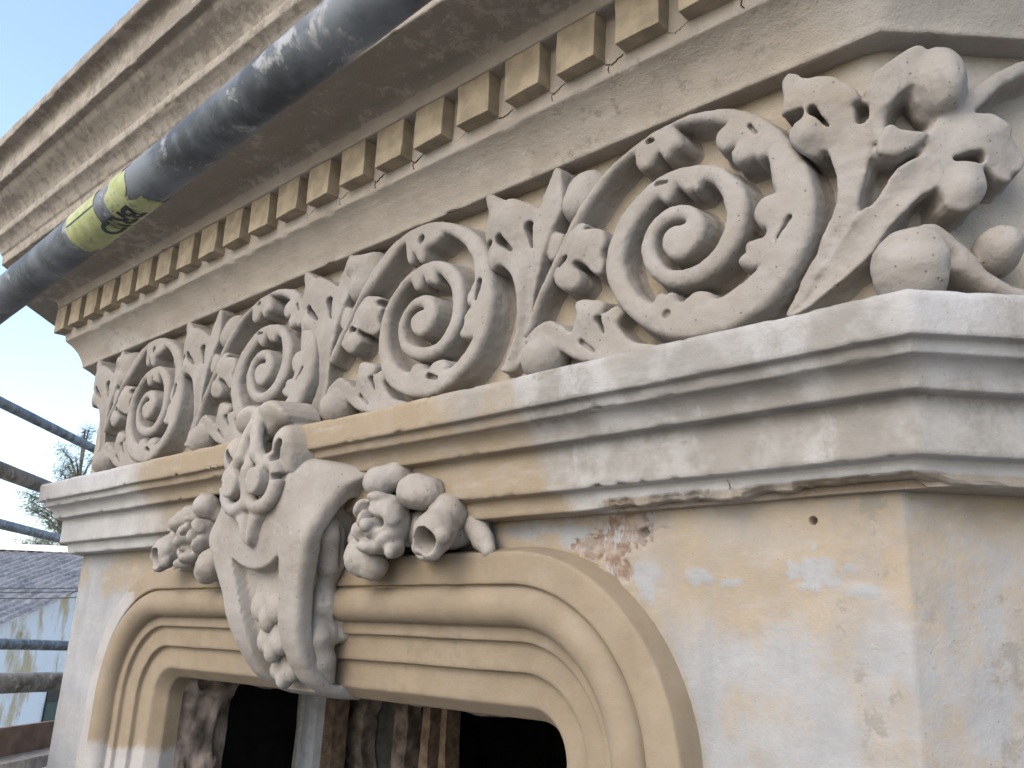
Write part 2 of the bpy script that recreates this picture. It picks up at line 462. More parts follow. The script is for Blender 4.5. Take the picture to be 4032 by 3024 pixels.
def m_rooftile():
    t = NT('grey_tiles'); n = t.noise(2.0, 6, 0.7); k = t.noise(14, 4)
    c = t.mix(t.ramp(n, 0.3, 0.7), (0.085, 0.088, 0.095), (0.19, 0.19, 0.195))
    c = t.mix(t.math('MULTIPLY', t.ramp(k, 0.5, 0.7), 0.6), c, (0.30, 0.30, 0.31)); t.color(c)
    t.bump(k, 0.3, 0.02); return t.m
def m_stained():
    t = NT('stained_whitewash'); z = t.sep()[2]
    n = t.noise(0.9, 6, 0.7, stretch=(1, 1, 0.35)); k = t.noise(2.3, 6, 0.7, stretch=(1, 1, 0.3)); q = t.noise(1.4, 5, 0.65, stretch=(1, 1, 0.5))
    c = t.mix(t.math('MULTIPLY', t.ramp(n, 0.50, 0.62), t.ramp(q, 0.40, 0.55)), (0.72, 0.71, 0.70), (0.50, 0.385, 0.23))
    c = t.mix(t.math('MULTIPLY', t.ramp(k, 0.52, 0.62), t.ramp(q, 0.50, 0.62)), c, (0.09, 0.085, 0.08))
    t.color(c); t.bump(k, 0.2, 0.02); return t.m
MAT['rooftile'] = m_rooftile(); MAT['stained'] = m_stained()

# ------------------------------------------------------------------ the building
XL, XR = -2.5605, -0.334          # plan corners of the mouldings (facade units)
XRW = -0.3494                     # plan corner of the plain wall
T8 = math.tan(math.pi / 8); C4 = math.cos(math.pi / 4)
building = empty('building', (-1.45 * S, 1.35 * S, 0))
tag(building, 'old stucco corner building with carved scroll frieze, dentil cornice and window under restoration', 'building')
def part(name, me, parent=None, mat=None):
    o = bpy.data.objects.new(name, me); col.objects.link(o)
    p = parent or building
    o.parent = p
    base = Vector((0, 0, 0)); q = p
    while q is not None: base += q.location; q = q.parent
    o.location = -base
    if mat is not None and not me.materials: me.materials.append(mat)
    return o

def refine_profile(pts, step=0.006, bev=0.0014):
    pts = [np.array(p, float) for p in pts]
    out = []; cv = []
    for i, p in enumerate(pts):
        if 0 < i < len(pts) - 1:
            a = pts[i - 1] - p; b = pts[i + 1] - p
            la, lb = np.linalg.norm(a), np.linalg.norm(b)
            cr = (-a[0]) * b[1] - (-a[1]) * b[0]; ang = abs(cr) / (la * lb)
            convex = cr > 0
            if ang > 0.35:
                be = min(bev, la * 0.4, lb * 0.4)
                out += [p + a / la * be, p + b / lb * be]; cv += [1.0 if convex else -1.0] * 2
            else:
                out.append(p); cv.append(0.0)
        else:
            out.append(p); cv.append(0.0)
    P = [out[0]]; K = [cv[0]]
    for i in range(1, len(out)):
        d = np.linalg.norm(out[i] - out[i - 1]); n = max(1, int(math.ceil(d / step)))
        for j in range(1, n + 1):
            P.append(out[i - 1] + (out[i] - out[i - 1]) * j / n); K.append(cv[i] if j == n else 0.0)
    return np.array(P), np.array(K)

def set_zone(me, Z):
    at = me.attributes.new('zone', 'FLOAT_COLOR', 'POINT')
    at.data.foreach_set('color', np.ascontiguousarray(Z, np.float32).ravel())

def sst(x, a, b):
    t = np.clip((x - a) / (b - a), 0, 1); return t * t * (3 - 2 * t)

def sweep_plan(name, prof, mat, zone, xl=XL, xr=XR, step=0.009, amp=0.0010, chip=0.005, seed=1, right=0.75, custom=None, pstep=0.006):
    """run a moulding: left splay, main front, right splay; prof = (projection, height) from below upwards"""
    Q, K = refine_profile(prof, pstep)
    # profile normals (outward = right-hand side of the upward direction)
    tg = np.gradient(Q, axis=0); tg /= np.linalg.norm(tg, axis=1)[:, None] + 1e-9
    nrm = np.stack([tg[:, 1], -tg[:, 0]], 1)
    n1 = 14; n2 = int((xr - xl) / step); n3 = int(right / 0.012)
    st = [('L', e) for e in np.linspace(0.6, 0.04, n1)] + [('M', t) for t in np.linspace(0, 1, n2)] + [('R', e) for e in np.linspace(0, right, n3)[1:]]
    npf = len(Q)
    def place(Qp, Qz):
        V = np.zeros((len(st), npf, 3))
        for i, (k, v) in enumerate(st):
            p = Qp[i]; V[i, :, 2] = Qz[i]
            if k == 'M':
                a = xl - p * T8; b = xr + p * T8
                V[i, :, 0] = a + v * (b - a); V[i, :, 1] = 1 - p
            elif k == 'R':
                V[i, :, 0] = xr + p * T8 + v * C4; V[i, :, 1] = 1 - p + v * C4
            else:
                V[i, :, 0] = xl - p * T8 - v * C4; V[i, :, 1] = 1 - p + v * C4
        return V
    Qp = np.repeat(Q[None, :, 0], len(st), 0); Qz = np.repeat(Q[None, :, 1], len(st), 0)
    V = place(Qp, Qz)
    flat = V.reshape(-1, 3)
    n = amp * (fbm(flat * (1, 1, 2.5), 9, 2, seed) + 0.55 * fbm(flat, 46, 3, seed + 9))
    n = n.reshape(len(st), npf)
    along = 0.0012 * fbm(np.stack([flat[:, 0] * 1.0, np.round(flat[:, 2], 2) * 3, flat[:, 1]], 1), 5, 2, seed + 3).reshape(len(st), npf)
    c = fbm(flat, 38, 3, seed + 5).reshape(len(st), npf); c2 = fbm(flat, 11, 2, seed + 6).reshape(len(st), npf)
    ch = chip * np.maximum(0, c - 0.12 + 0.25 * c2) * (K[None, :] > 0)
    dsp = n - ch
    Qp = Qp + nrm[None, :, 0] * dsp; Qz = Qz + nrm[None, :, 1] * dsp + along
    if custom: Qp, Qz = custom(V, Qp, Qz, K)
    V = place(Qp, Qz); flat = V.reshape(-1, 3)
    Fc = grid_faces(len(st), npf)[:, ::-1]
    me = mesh_from(name, W(flat), Fc, True, mat)
    if custom:                                             # torn edge: no smoothing across the break
        cz = flat[Fc].mean(1); me.polygons.foreach_set('use_smooth', ~((cz[:, 2] < 0.1935) & (cz[:, 0] > -0.80)))
    set_zone(me, zone(flat * S, np.tile(K, len(st))))
    return me

def zone_arch(P, K):
    x, z = P[:, 0], P[:, 2]
    n = fbm(P, 4, 3, 21); m = fbm(P * (1.0, 1.0, 0.5), 9, 3, 22)
    R = 0.95 * sst(-x + 0.25 * n, 2.42, 2.75) + (x > -1.0) * sst(m, 0.05, 0.42) * 0.55 + 0.42 * sst(x + 0.1 * n, -0.44, -0.36)
    B = sst(x + 0.30 * n, -2.95, -2.25) * (1 - sst(x + 0.16 * m + 0.1 * n + 0.9 * (z - 0.35), -1.27, -0.92))
    low = (z < 0.27) & (x > -1.25)
    R = np.where(low, np.maximum(R, 0.8), R)
    A = 0.5 * sst(fbm(P * (0.6, 1, 2.5), 7, 4, 23), 0.1, 0.5) * (x > -1.05)
    torn = (z < 0.1935 * S) & (x > -0.95)
    B = np.where(torn, 0.55 + 0.3 * m, B); R = np.where(torn, R * 0.5, R)
    return np.stack([np.clip(R, 0, 1), 0 * x, np.clip(B, 0, 1), A], 1)

ARCH = [(-0.02, 0.1800), (0.0386, 0.1805), (0.0425, 0.2040), (0.0440, 0.2062), (0.0610, 0.2075), (0.0635, 0.2675), (0.0650, 0.2695), (0.0850, 0.2708),
        (0.0868, 0.2800), (0.0905, 0.2888), (0.0960, 0.2950), (0.1030, 0.2985), (0.1115, 0.3000), (0.1125, 0.3030), (0.1150, 0.3125), (0.1158, 0.3140), (0.1270, 0.3150), (0.1290, 0.3580), (0.1240, 0.3640), (0.0300, 0.3760)]
def broken_edge(V, Qp, Qz, K):
    x = V[:, :, 0]; z = V[:, :, 2]
    m = (z < 0.1935) & (V[:, :, 1] < 0.985) & (x > -0.83)
    q = np.stack([x * 1.0, z * 0.3, 0 * x], -1).reshape(-1, 3)
    a = fbm(q, 15, 4, 77, 0.65).reshape(x.shape) * 1.6 + 0.10 + 0.45 * sst(x, -0.75, -0.5)
    a = np.clip(np.round(a * 7) / 7 * 0.35 + a * 0.65, 0, 1) * m * sst(x, -0.83, -0.62)
    j = 1.4 * fbm(np.stack([x, z, 0 * x], -1).reshape(-1, 3), 75, 3, 78, 0.7).reshape(x.shape) * m
    Qz = Qz + 0.011 * a * np.clip((0.1935 - z) / 0.012, 0, 1) + 0.002 * j * a
    Qp = Qp - (0.010 * a + 0.004 * j * a) * np.clip((0.1935 - z) / 0.010, 0, 1)
    return Qp, Qz
architrave = part('architrave', sweep_plan('architrave', ARCH, MAT['arch'], zone_arch, seed=3, step=0.0046, chip=0.0060, custom=broken_edge, pstep=0.005))
architrave['label'] = 'stepped moulding below the frieze, ochre in the middle, whitewashed at both ends'

CORN = [(0.030, 0.7140), (0.0777, 0.7140), (0.0795, 0.7235), (0.0835, 0.7330), (0.0899, 0.7451), (0.0975, 0.7570), (0.1070, 0.7680), (0.1180, 0.7775), (0.1275, 0.7835),
        (0.1305, 0.7850), (0.1335, 0.8090), (0.1335, 0.8800), (0.1630, 0.8810), (0.1650, 0.8890), (0.1690, 0.8980), (0.1780, 0.9050), (0.1880, 0.9090), (0.2960, 0.9100),
        (0.3000, 0.9800), (0.3160, 0.9815), (0.3180, 1.0100), (0.3220, 1.0120), (0.3270, 1.0230), (0.3350, 1.0340), (0.3460, 1.0420), (0.3520, 1.0440), (0.3535, 1.0640), (0.3440, 1.0680),
        (0.3450, 1.0780), (0.3500, 1.0900), (0.3600, 1.1020), (0.3740, 1.1120), (0.3880, 1.1210), (0.3960, 1.1300), (0.3980, 1.1345), (0.4165, 1.1350), (0.4170, 1.1850), (0.4200, 1.1940), (0.4290, 1.2000), (0.4520, 1.2010), (0.4535, 1.2270), (0.4400, 1.2310), (0.0500, 1.2600)]
def zone_corn(P, K):
    x, y, z = P[:, 0], P[:, 1], P[:, 2]
    pz = z / S
    n = fbm(P * (0.5, 1, 1.2), 6, 4, 31); m = fbm(P, 3, 3, 32)
    soff = (pz > 0.9) & (pz < 0.916)  # soffit blotches, cover raised to darken the whole underside
    A = (0.50 + 0.40 * sst(n, -0.2, 0.3)) * soff + 0.22 * sst(n, 0.12, 0.5) * (pz < 0.80) + (0.34 + 0.4 * sst(n + 0.15 * m, -0.1, 0.45)) * (pz > 0.93)
    R = 0.8 * sst(m + 0.3 * n, 0.15, 0.5) * (pz < 0.9) + 0.9 * sst(x, -0.55, -0.40) + 0.35 * sst(m, 0.0, 0.4) * (pz < 0.93)
    B = 0.35 * sst(m, 0.1, 0.5) * (pz < 0.9) + 0 * x
    return np.stack([np.clip(R, 0, 1), 0 * x, np.clip(B, 0, 1), np.clip(A, 0, 1)], 1)
cornice = part('cornice', sweep_plan('cornice', CORN, MAT['cornice'], zone_corn, xl=-2.582, seed=11, step=0.010, amp=0.0013, chip=0.006))
cornice['label'] = 'deep overhanging cornice with moulded edge and blotchy soffit'

# dentils: one block each, hung under the soffit band
dm = [box_mesh('dentil', (0, 0, 0), (0.0722 * S, 0.034 * S, 0.0735 * S), 0.0022, MAT['dentil']) for _ in range(3)]
for q, me in enumerate(dm):
    bm = bmesh.new(); bm.from_mesh(me)
    bmesh.ops.subdivide_edges(bm, edges=list(bm.edges), cuts=5, use_grid_fill=True)
    V = np.array([v.co for v in bm.verts]); d = 0.0016 * fbm(V + q * 3, 22, 3, 40 + q)
    for v, k in zip(bm.verts, d): v.co += Vector((k, k * 0.6, -k))
    bm.to_mesh(me); bm.free()
    for p in me.polygons: p.use_smooth = False
for i in range(-2, 20):
    x = -0.6333 - i * 0.10685 if i >= 0 else -0.6333 - i * 0.1048
    if x > -0.36: continue
    o = part('dentil', dm[i % 3], cornice)
    jit = random.Random(i)
    o.location += Vector(((x + jit.uniform(-0.0012, 0.0012)) * S, 0.8405 * S, (0.8078 + jit.uniform(-0.001, 0.001)) * S + H0))
    o.rotation_euler = (0, jit.uniform(-0.012, 0.012), jit.uniform(-0.01, 0.01))
for k, n in enumerate((0, 1, 2)):                      # dentils on the splayed corner
    o = part('dentil', dm[n], cornice)
    e = 0.06 + 0.105 * k
    o.location += Vector(((XR + 0.16 * T8 + e * C4) * S, (1 - 0.16 + e * C4) * S, 0.8078 * S + H0)); o.rotation_euler = (0, 0, math.pi / 4)

# ------------------------------------------------------------------ frieze ground, bent round the splayed corner
XC = -0.318; RB = 0.06; BG = 0.955
XS = XC - RB * T8; LB = RB * math.pi / 4
def bend(u, h):
    a = np.clip((u - XS) / RB, 0, np.pi / 4)
    x = np.where(u < XS, u, XS + RB * np.sin(a)); y = np.where(u < XS, BG, BG + RB - RB * np.cos(a))
    e = np.maximum(u - XS - LB, 0)
    return x + e * C4 + h * np.sin(a), y + e * C4 - h * np.cos(a)
UL = -2.505
us = np.concatenate([np.arange(UL - 0.5, UL, 0.03), np.arange(UL, 0.45, 0.006)]); ws = np.linspace(0.350, 0.7155, 58)
UU, WW = np.meshgrid(us, ws, indexing='ij'); UU = UU.ravel(); WW = WW.ravel()
q = np.stack([UU, WW, 0 * UU], 1)
hh = 0.0022 * fbm(q, 11, 3, 51) + 0.0011 * fbm(q, 60, 3, 52) + 0.012 * sst(-WW, -0.395, -0.365)
bx, by = bend(UU, hh)
el_ = np.maximum(UL - UU, 0); bx = bx + el_ * (1 - C4); by = by + el_ * C4
Vf = np.stack([bx, by, WW], 1)
me = mesh_from('frieze', W(Vf), grid_faces(len(us), len(ws))[:, ::-1], True, MAT['frieze'])
n = fbm(q, 5, 3, 53); m = fbm(q, 13, 3, 54)
gz = np.stack([np.clip(0.75 * sst(UU + 0.1 * n, -0.40, -0.30) + 0.5 * sst(m, 0.15, 0.45), 0, 1), 0 * UU, 0.5 * sst(n, 0.0, 0.4), 0.35 * sst(m + n, 0.25, 0.7)], 1)
set_zone(me, gz)
frieze = part('frieze', me); frieze['label'] = 'deep frieze band of scrolling acanthus in pale cast plaster'

# ------------------------------------------------------------------ wall with window opening
WCX, HW, ZT, R0 = -1.457, 0.841, 0.129, 0.29
ZB = -1.30                                             # window sill level
def opening_sdf(x, z, o):
    """rounded window outline offset inwards by o"""
    hw = HW - o; zt = ZT - o; r = R0 - o
    ax = np.abs(x - WCX) - (hw - r); az = np.maximum(z, ZB + 0.2) - (zt - r)
    d = np.where((ax > 0) & (az > 0), np.hypot(ax, az) - r, np.maximum(ax, az) - r)
    return np.maximum(d, ZB - z)
su = np.concatenate([np.linspace(-0.6, 0, 20)[:-1] + XL, np.arange(XL, -2.15, 0.008), np.arange(-2.15, -1.0, 0.02), np.arange(-1.0, XRW + 0.5, 0.0042), np.linspace(XRW + 0.52, XRW + 1.6, 20)])
sz = np.concatenate([np.linspace(-H0 / S, -1.5, 12), np.linspace(-1.4, -0.55, 18), np.arange(-0.5, -0.21, 0.012), np.arange(-0.205, 0.200, 0.0042), [0.22, 0.3, 0.4]])
su = np.unique(np.concatenate([su, (-0.588 + np.linspace(-0.0085, 0.0085, 15)) / S])); sz = np.unique(np.concatenate([sz, (0.199 + np.linspace(-0.0085, 0.0085, 15)) / S]))
UU, ZZ = np.meshgrid(su, sz, indexing='ij'); nU, nZ = UU.shape
UU = UU.ravel(); ZZ = ZZ.ravel()
q = np.stack([UU * S, ZZ * S, 0 * UU], 1)
xm, zm = UU * S, ZZ * S
n5 = fbm(q, 5, 3, 61); n14 = fbm(q, 14, 3, 62); n40 = fbm(q, 40, 3, 63); n90 = fbm(q, 95, 2, 64)
disp = 0.0016 * n5 + 0.0009 * n14 + 0.0006 * n40 + 0.0003 * n90
def blob(cx, cz, rx, rz, soft=0.35, nz=0.8):
    d = np.hypot((xm - cx) / rx, (zm - cz) / rz) + nz * (0.5 * n14 + 0.8 * n40 + 0.6 * n90)
    return sst(-d, -1 - soft / 2, -1 + soft / 2)
brickm = np.maximum.reduce([blob(-0.955, 0.192, 0.07, 0.045, 0.2, 0.7), blob(-1.005, 0.165, 0.05, 0.04, 0.2, 0.8), blob(-0.96, 0.135, 0.03, 0.035, 0.2, 0.8)])
chipm = np.maximum.reduce([blob(-1.06, 0.205, 0.06, 0.03, 0.3, 0.9), blob(-0.93, 0.222, 0.05, 0.02, 0.3, 0.9), blob(-1.16, 0.215, 0.10, 0.02, 0.3, 0.9), blob(-1.00, 0.115, 0.05, 0.02, 0.3, 0.8)])
disp -= 0.0065 * brickm * (1 + 0.6 * n40) + 0.0022 * chipm * (1 - brickm)
lump = np.maximum.reduce([blob(-0.578, 0.126, 0.040, 0.030, 0.5), blob(-0.625, 0.122, 0.016, 0.016, 0.3), blob(-0.598, 0.101, 0.024, 0.011, 0.5), blob(-0.789, 0.118, 0.030, 0.014, 0.3, 0.5),
                          blob(-0.522, 0.093, 0.022, 0.008, 0.4), blob(-0.90, 0.110, 0.024, 0.042, 0.5, 0.7), blob(-0.73, 0.108, 0.02, 0.008, 0.3)])
disp += 0.0020 * lump
hole = np.hypot(xm + 0.588, zm - 0.199)
disp -= 0.025 * sst(-hole, -0.0068, -0.0058)
hole2 = np.hypot(xm + 0.905, zm - 0.197); disp -= 0.02 * sst(-hole2, -0.011, -0.006)
e = np.maximum(UU - XRW, 0); el = np.maximum(XL - UU, 0)
px = np.clip(UU, XL, XRW) + e * C4 - el * C4; py = 1 + (e + el) * C4
a = sst(UU, XRW - 0.004, XRW + 0.004) * math.pi / 4 - sst(-UU, -XL - 0.004, -XL + 0.004) * math.pi / 4
V = np.stack([px + disp / S * np.sin(a), py - disp / S * np.cos(a), ZZ], 1)
Fc = grid_faces(nU, nZ)
cxm = UU[Fc].mean(1); czm = ZZ[Fc].mean(1)
Fc = Fc[opening_sdf(cxm, czm, 0.022) > 0]
me = mesh_from('wall', W(V), Fc[:, ::-1], True, MAT['wall'])
right = xm > -1.6
edge_w = opening_sdf(UU, ZZ, 0)                        # distance from the window surround
vert = fbm(q * (1.0, 0.25, 1), 10, 3, 65)
Rr = 0.08 + 0.76 * sst(-zm + 0.07 * n5 + 0.05 * vert, -0.125, 0.03)
Rch = 0.25 + 0.55 * sst(n5 + 0.6 * vert - 1.6 * zm, -0.10, 0.75)
Rr = np.where(xm > -0.4543, Rch, Rr)
Rr = Rr - 0.34 * sst(n14 + 0.8 * vert, -0.05, 0.55)
Rr = np.maximum.reduce([Rr, 0.95 * lump, chipm * 0.9])
Rl = 0.9 * sst(-xm + 0.14 * n5 + 0.10 * vert, 2.80, 3.04) * (1 - 0.65 * sst(n5 + 0.4 * n14, 0.0, 0.4) * sst(zm, -0.30, 0.05))
Rl = np.maximum(Rl, sst(-zm + 0.1 * n5, 0.22, 0.36))
R = np.where(right, Rr, Rl)
halo = sst(-edge_w + 0.008 * n14, -0.030, -0.004)
B = np.where(right, halo * 0.62, (1 - Rl) * 0.75)
A = np.where(right, 0.30 * sst(vert + 0.4 * n14, 0.22, 0.6) + 0.25 * sst(zm, 0.2, 0.24), 0.1 * sst(n14, 0.2, 0.5))
set_zone(me, np.stack([np.clip(R, 0, 1), np.clip(brickm, 0, 1), np.clip(B, 0, 1), np.clip(A, 0, 1)], 1))
wall = part('wall', me); wall['label'] = 'scraped render wall, peach above and limewashed below, with a patch of bare brick'

# ------------------------------------------------------------------ moulded window surround
SUR = [(-0.012, -0.004), (-0.0005, 0.0365), (0.046, 0.0380), (0.0475, 0.0300), (0.0500, 0.0300)]
for k in range(1, 12):
    an = math.pi * (1 - k / 11.0)
    SUR.append((0.0785 + 0.0285 * math.cos(an), 0.0270 + 0.0260 * math.sin(an) - 0.010 * k / 11))
SUR += [(0.1075, 0.0140), (0.1270, 0.0125), (0.1283, 0.0010), (0.1705, -0.0030), (0.1718, -0.0150), (0.2170, -0.0200), (0.2200, -0.0230), (0.2385, -0.0500), (0.2400, -0.0900)]
Q, K = refine_profile([(p, o) for o, p in SUR], 0.005, 0.0012)
def path_pts(o):
    hw = HW - o; zt = ZT - o; r = R0 - o; P = []
    zc = ZT - R0
    for z in np.concatenate([np.linspace(ZB, -0.5, 10), np.arange(-0.48, zc, 0.014)]): P.append((WCX - hw, z))
    for t in np.linspace(math.pi, math.pi / 2, 42): P.append((WCX - HW + R0 + r * math.cos(t), zc + r * math.sin(t)))
    for x in np.arange(WCX - HW + R0 + 0.014, WCX + HW - R0, 0.014): P.append((x, zt))
    for t in np.linspace(math.pi / 2, 0, 42): P.append((WCX + HW - R0 + r * math.cos(t), zc + r * math.sin(t)))
    for z in np.concatenate([np.arange(zc - 0.014, -0.48, -0.014), np.linspace(-0.5, ZB, 10)]): P.append((WCX + hw, z))
    return np.array(P)
cols = [path_pts(o) for o in Q[:, 1]]
ns = len(cols[0])
V = np.zeros((ns, len(Q), 3))
for j, c in enumerate(cols):
    V[:, j, 0] = c[:, 0]; V[:, j, 2] = c[:, 1]; V[:, j, 1] = 1 - Q[j, 0]
fl = V.reshape(-1, 3)
nn = 0.0010 * fbm(fl, 12, 2, 71) + 0.0004 * fbm(fl, 55, 2, 72); ch = 0.003 * np.maximum(0, fbm(fl, 40, 3, 73) - 0.2) * (np.tile(K, ns) != 0)
fl[:, 1] -= nn - ch; fl[:, 2] += 0.0012 * fbm(fl, 4, 2, 74) - ch
me = mesh_from('window_surround', W(fl), grid_faces(ns, len(Q)), True, MAT['surround'])
x, z = fl[:, 0] * S, fl[:, 2] * S; Pm = fl * S
n = fbm(Pm, 6, 3, 75)
oo = np.tile(Q[:, 1], ns)
R = sst(-z + 0.05 * n, 0.31, 0.36) * (x < -1.9) + 0.85 * sst(-x + 0.15 * n, 2.62, 2.86) * (oo < 0.05) * (x < -1.9) * (z < 0.1)
set_zone(me, np.stack([np.clip(R, 0, 1), 0 * x, 0 * x, 0.30 * sst(n, 0.0, 0.6)], 1))
surround = part('window_surround', me); surround['label'] = 'ochre painted window surround with roll moulding and rounded corners'

# rough brick and plaster reveal inside the opening
cols = []
ps = np.linspace(-0.085, -0.215, 34)
for p in ps: cols.append(path_pts(0.2400))
V = np.zeros((ns, len(ps), 3))
for j, p in enumerate(ps):
    V[:, j, 0] = cols[j][:, 0]; V[:, j, 2] = cols[j][:, 1]; V[:, j, 1] = 1 - p
fl = V.reshape(-1, 3)
rg = fbm(fl, 7, 3, 81) * 0.016 + fbm(fl, 28, 3, 82) * 0.010 + 0.012 * np.round(fbm(fl, 9, 2, 83) * 2.2)
t = np.tile(sst(-ps, 0.085, 0.12), ns)
dx = np.sign(fl[:, 0] - WCX) * (np.abs(fl[:, 0] - WCX) > 0.5)
fl[:, 0] -= dx * (rg + 0.01) * t; fl[:, 2] -= (rg * 0.5) * t * (np.abs(dx) < 0.5)
me = mesh_from('brick_reveal', W(fl), grid_faces(ns, len(ps)), True, MAT['rubble'])
part('brick_reveal', me)
# the room behind, its unlit darkness painted into near-black walls
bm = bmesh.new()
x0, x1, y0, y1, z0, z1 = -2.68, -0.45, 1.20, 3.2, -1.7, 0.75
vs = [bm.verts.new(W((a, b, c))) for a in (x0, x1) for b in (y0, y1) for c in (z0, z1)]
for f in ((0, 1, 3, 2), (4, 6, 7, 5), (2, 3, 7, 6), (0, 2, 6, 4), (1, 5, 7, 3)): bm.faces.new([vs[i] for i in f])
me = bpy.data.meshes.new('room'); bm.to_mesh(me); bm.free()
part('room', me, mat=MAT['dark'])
def post(name, xa, xb, y, mat, dep=0.05, seed=0, ragged=0.0, zb=-1.65, zt=0.7):
    n = 90; zs = np.linspace(zb, zt, n)
    r = np.random.default_rng(seed)
    wl = ragged * fbm(np.stack([zs, 0 * zs, 0 * zs], 1), 22, 3, 90 + seed); wr = ragged * fbm(np.stack([zs, 0 * zs + 5, 0 * zs], 1), 22, 3, 91 + seed)
    V = np.zeros((n, 6, 3)); mid = (xa + xb) / 2
    for j, (xx, yy) in enumerate(((xa, y + dep), (xa, y), (mid, y - 0.003), (xb, y), (xb, y + dep), (mid, y + dep))):
        V[:, j, 0] = xx + (wl if j < 2 else wr if j in (3, 4) else 0); V[:, j, 1] = yy; V[:, j, 2] = zs
    me = mesh_from(name, W(V.reshape(-1, 3)), grid_faces(n, 6, True), False, mat)
    return part(name, me)
post('door_frame', -2.2315, -2.1699, 1.55, MAT['greywood'], 0.04, 1, 0.001)['label'] = 'pale grey inner door post with torn plaster edge'
post('torn_plaster_edge', -2.276, -2.240, 1.56, MAT['chip'], 0.02, 2, 0.014)
post('timber_post', -2.206, -2.130, 1.58, MAT['oldwood'], 0.05, 3, 0.004)
post('plaster_pier', -2.24, -2.12, 1.68, MAT['rubble'], 0.05, 9, 0.03)
post('wall_panel', -2.25, -2.00, 1.74, MAT['darkwood'], 0.03, 4, 0.006)
post('timber_post', -2.015, -1.955, 1.70, MAT['rubble'], 0.05, 5, 0.012)
post('wall_panel', -1.96, -1.88, 1.76, MAT['darkwood'], 0.03, 6, 0.006)
post('timber_post', -1.8535, -1.8200, 1.66, MAT['oldwood'], 0.05, 7, 0.008)
post('timber_post', -1.7801, -1.7563, 1.66, MAT['oldwood'], 0.05, 8, 0.006)

# hairline cracks in the old render (narrow dark fissures)
def crack(pts, parent, w=0.0016, seed=0):
    r = random.Random(seed); P = []
    for a, b in zip(pts[:-1], pts[1:]):
        for k in range(6): P.append([a[i] + (b[i] - a[i]) * k / 6 + r.uniform(-0.0012, 0.0012) * (i != 1) for i in range(3)])
    P.append(list(pts[-1])); P = np.array(P); n = len(P)
    d = np.gradient(P, axis=0); s = np.stack([-d[:, 2], 0 * d[:, 0], d[:, 0]], 1); s /= np.linalg.norm(s, axis=1)[:, None] + 1e-9
    wd = (w / S * 0.5 * np.linspace(1.0, 0.3, n) * np.array([r.uniform(0.5, 1.2) for _ in range(n)]))[:, None]
    V = np.concatenate([P - s * wd, P + s * wd, P + np.array((0, 0.004, 0))]); i = np.arange(n - 1)
    Fc = np.concatenate([np.stack([i, i + 1, 2 * n + i + 1, 2 * n + i], 1), np.stack([n + i, n + i + 1, 2 * n + i + 1, 2 * n + i], 1)])
    part('crack', mesh_from('crack', W(V), Fc, False, MAT['crackdark']), parent)
MAT['crackdark'] = plain('fissure', (0.05, 0.042, 0.035), 0.95, 0, 50, 0.2)
def strip_y(z): return 1 - (0.1335 - (0.8090 - z) / 0.0240 * 0.0030) - 0.0012
for i in range(-1, 9):
    x = (-0.6333 - i * 0.10685 if i >= 0 else -0.6333 - i * 0.1048) + 0.0722
    q = random.Random(i + 40)
    z0 = 0.8075; crack([(x - 0.001, strip_y(z0), z0), (x + 0.010, strip_y(z0 - 0.006), z0 - 0.005 - q.uniform(0, 0.004)), (x + 0.020, strip_y(z0 - 0.002), z0 - 0.003), (x + 0.032, strip_y(z0), z0 + 0.001)], cornice, 0.0022, i)
    if q.random() < 0.5: crack([(x + 0.006, strip_y(z0 - 0.006), z0 - 0.006), (x + 0.004, strip_y(0.795), 0.795), (x + 0.007, strip_y(0.789), 0.789)], cornice, 0.0014, i + 20)
crack([(-0.540, 1 - 0.0436, 0.2035), (-0.536, 1 - 0.0428, 0.197), (-0.538, 1 - 0.0420, 0.191)], architrave, 0.0022, 5)

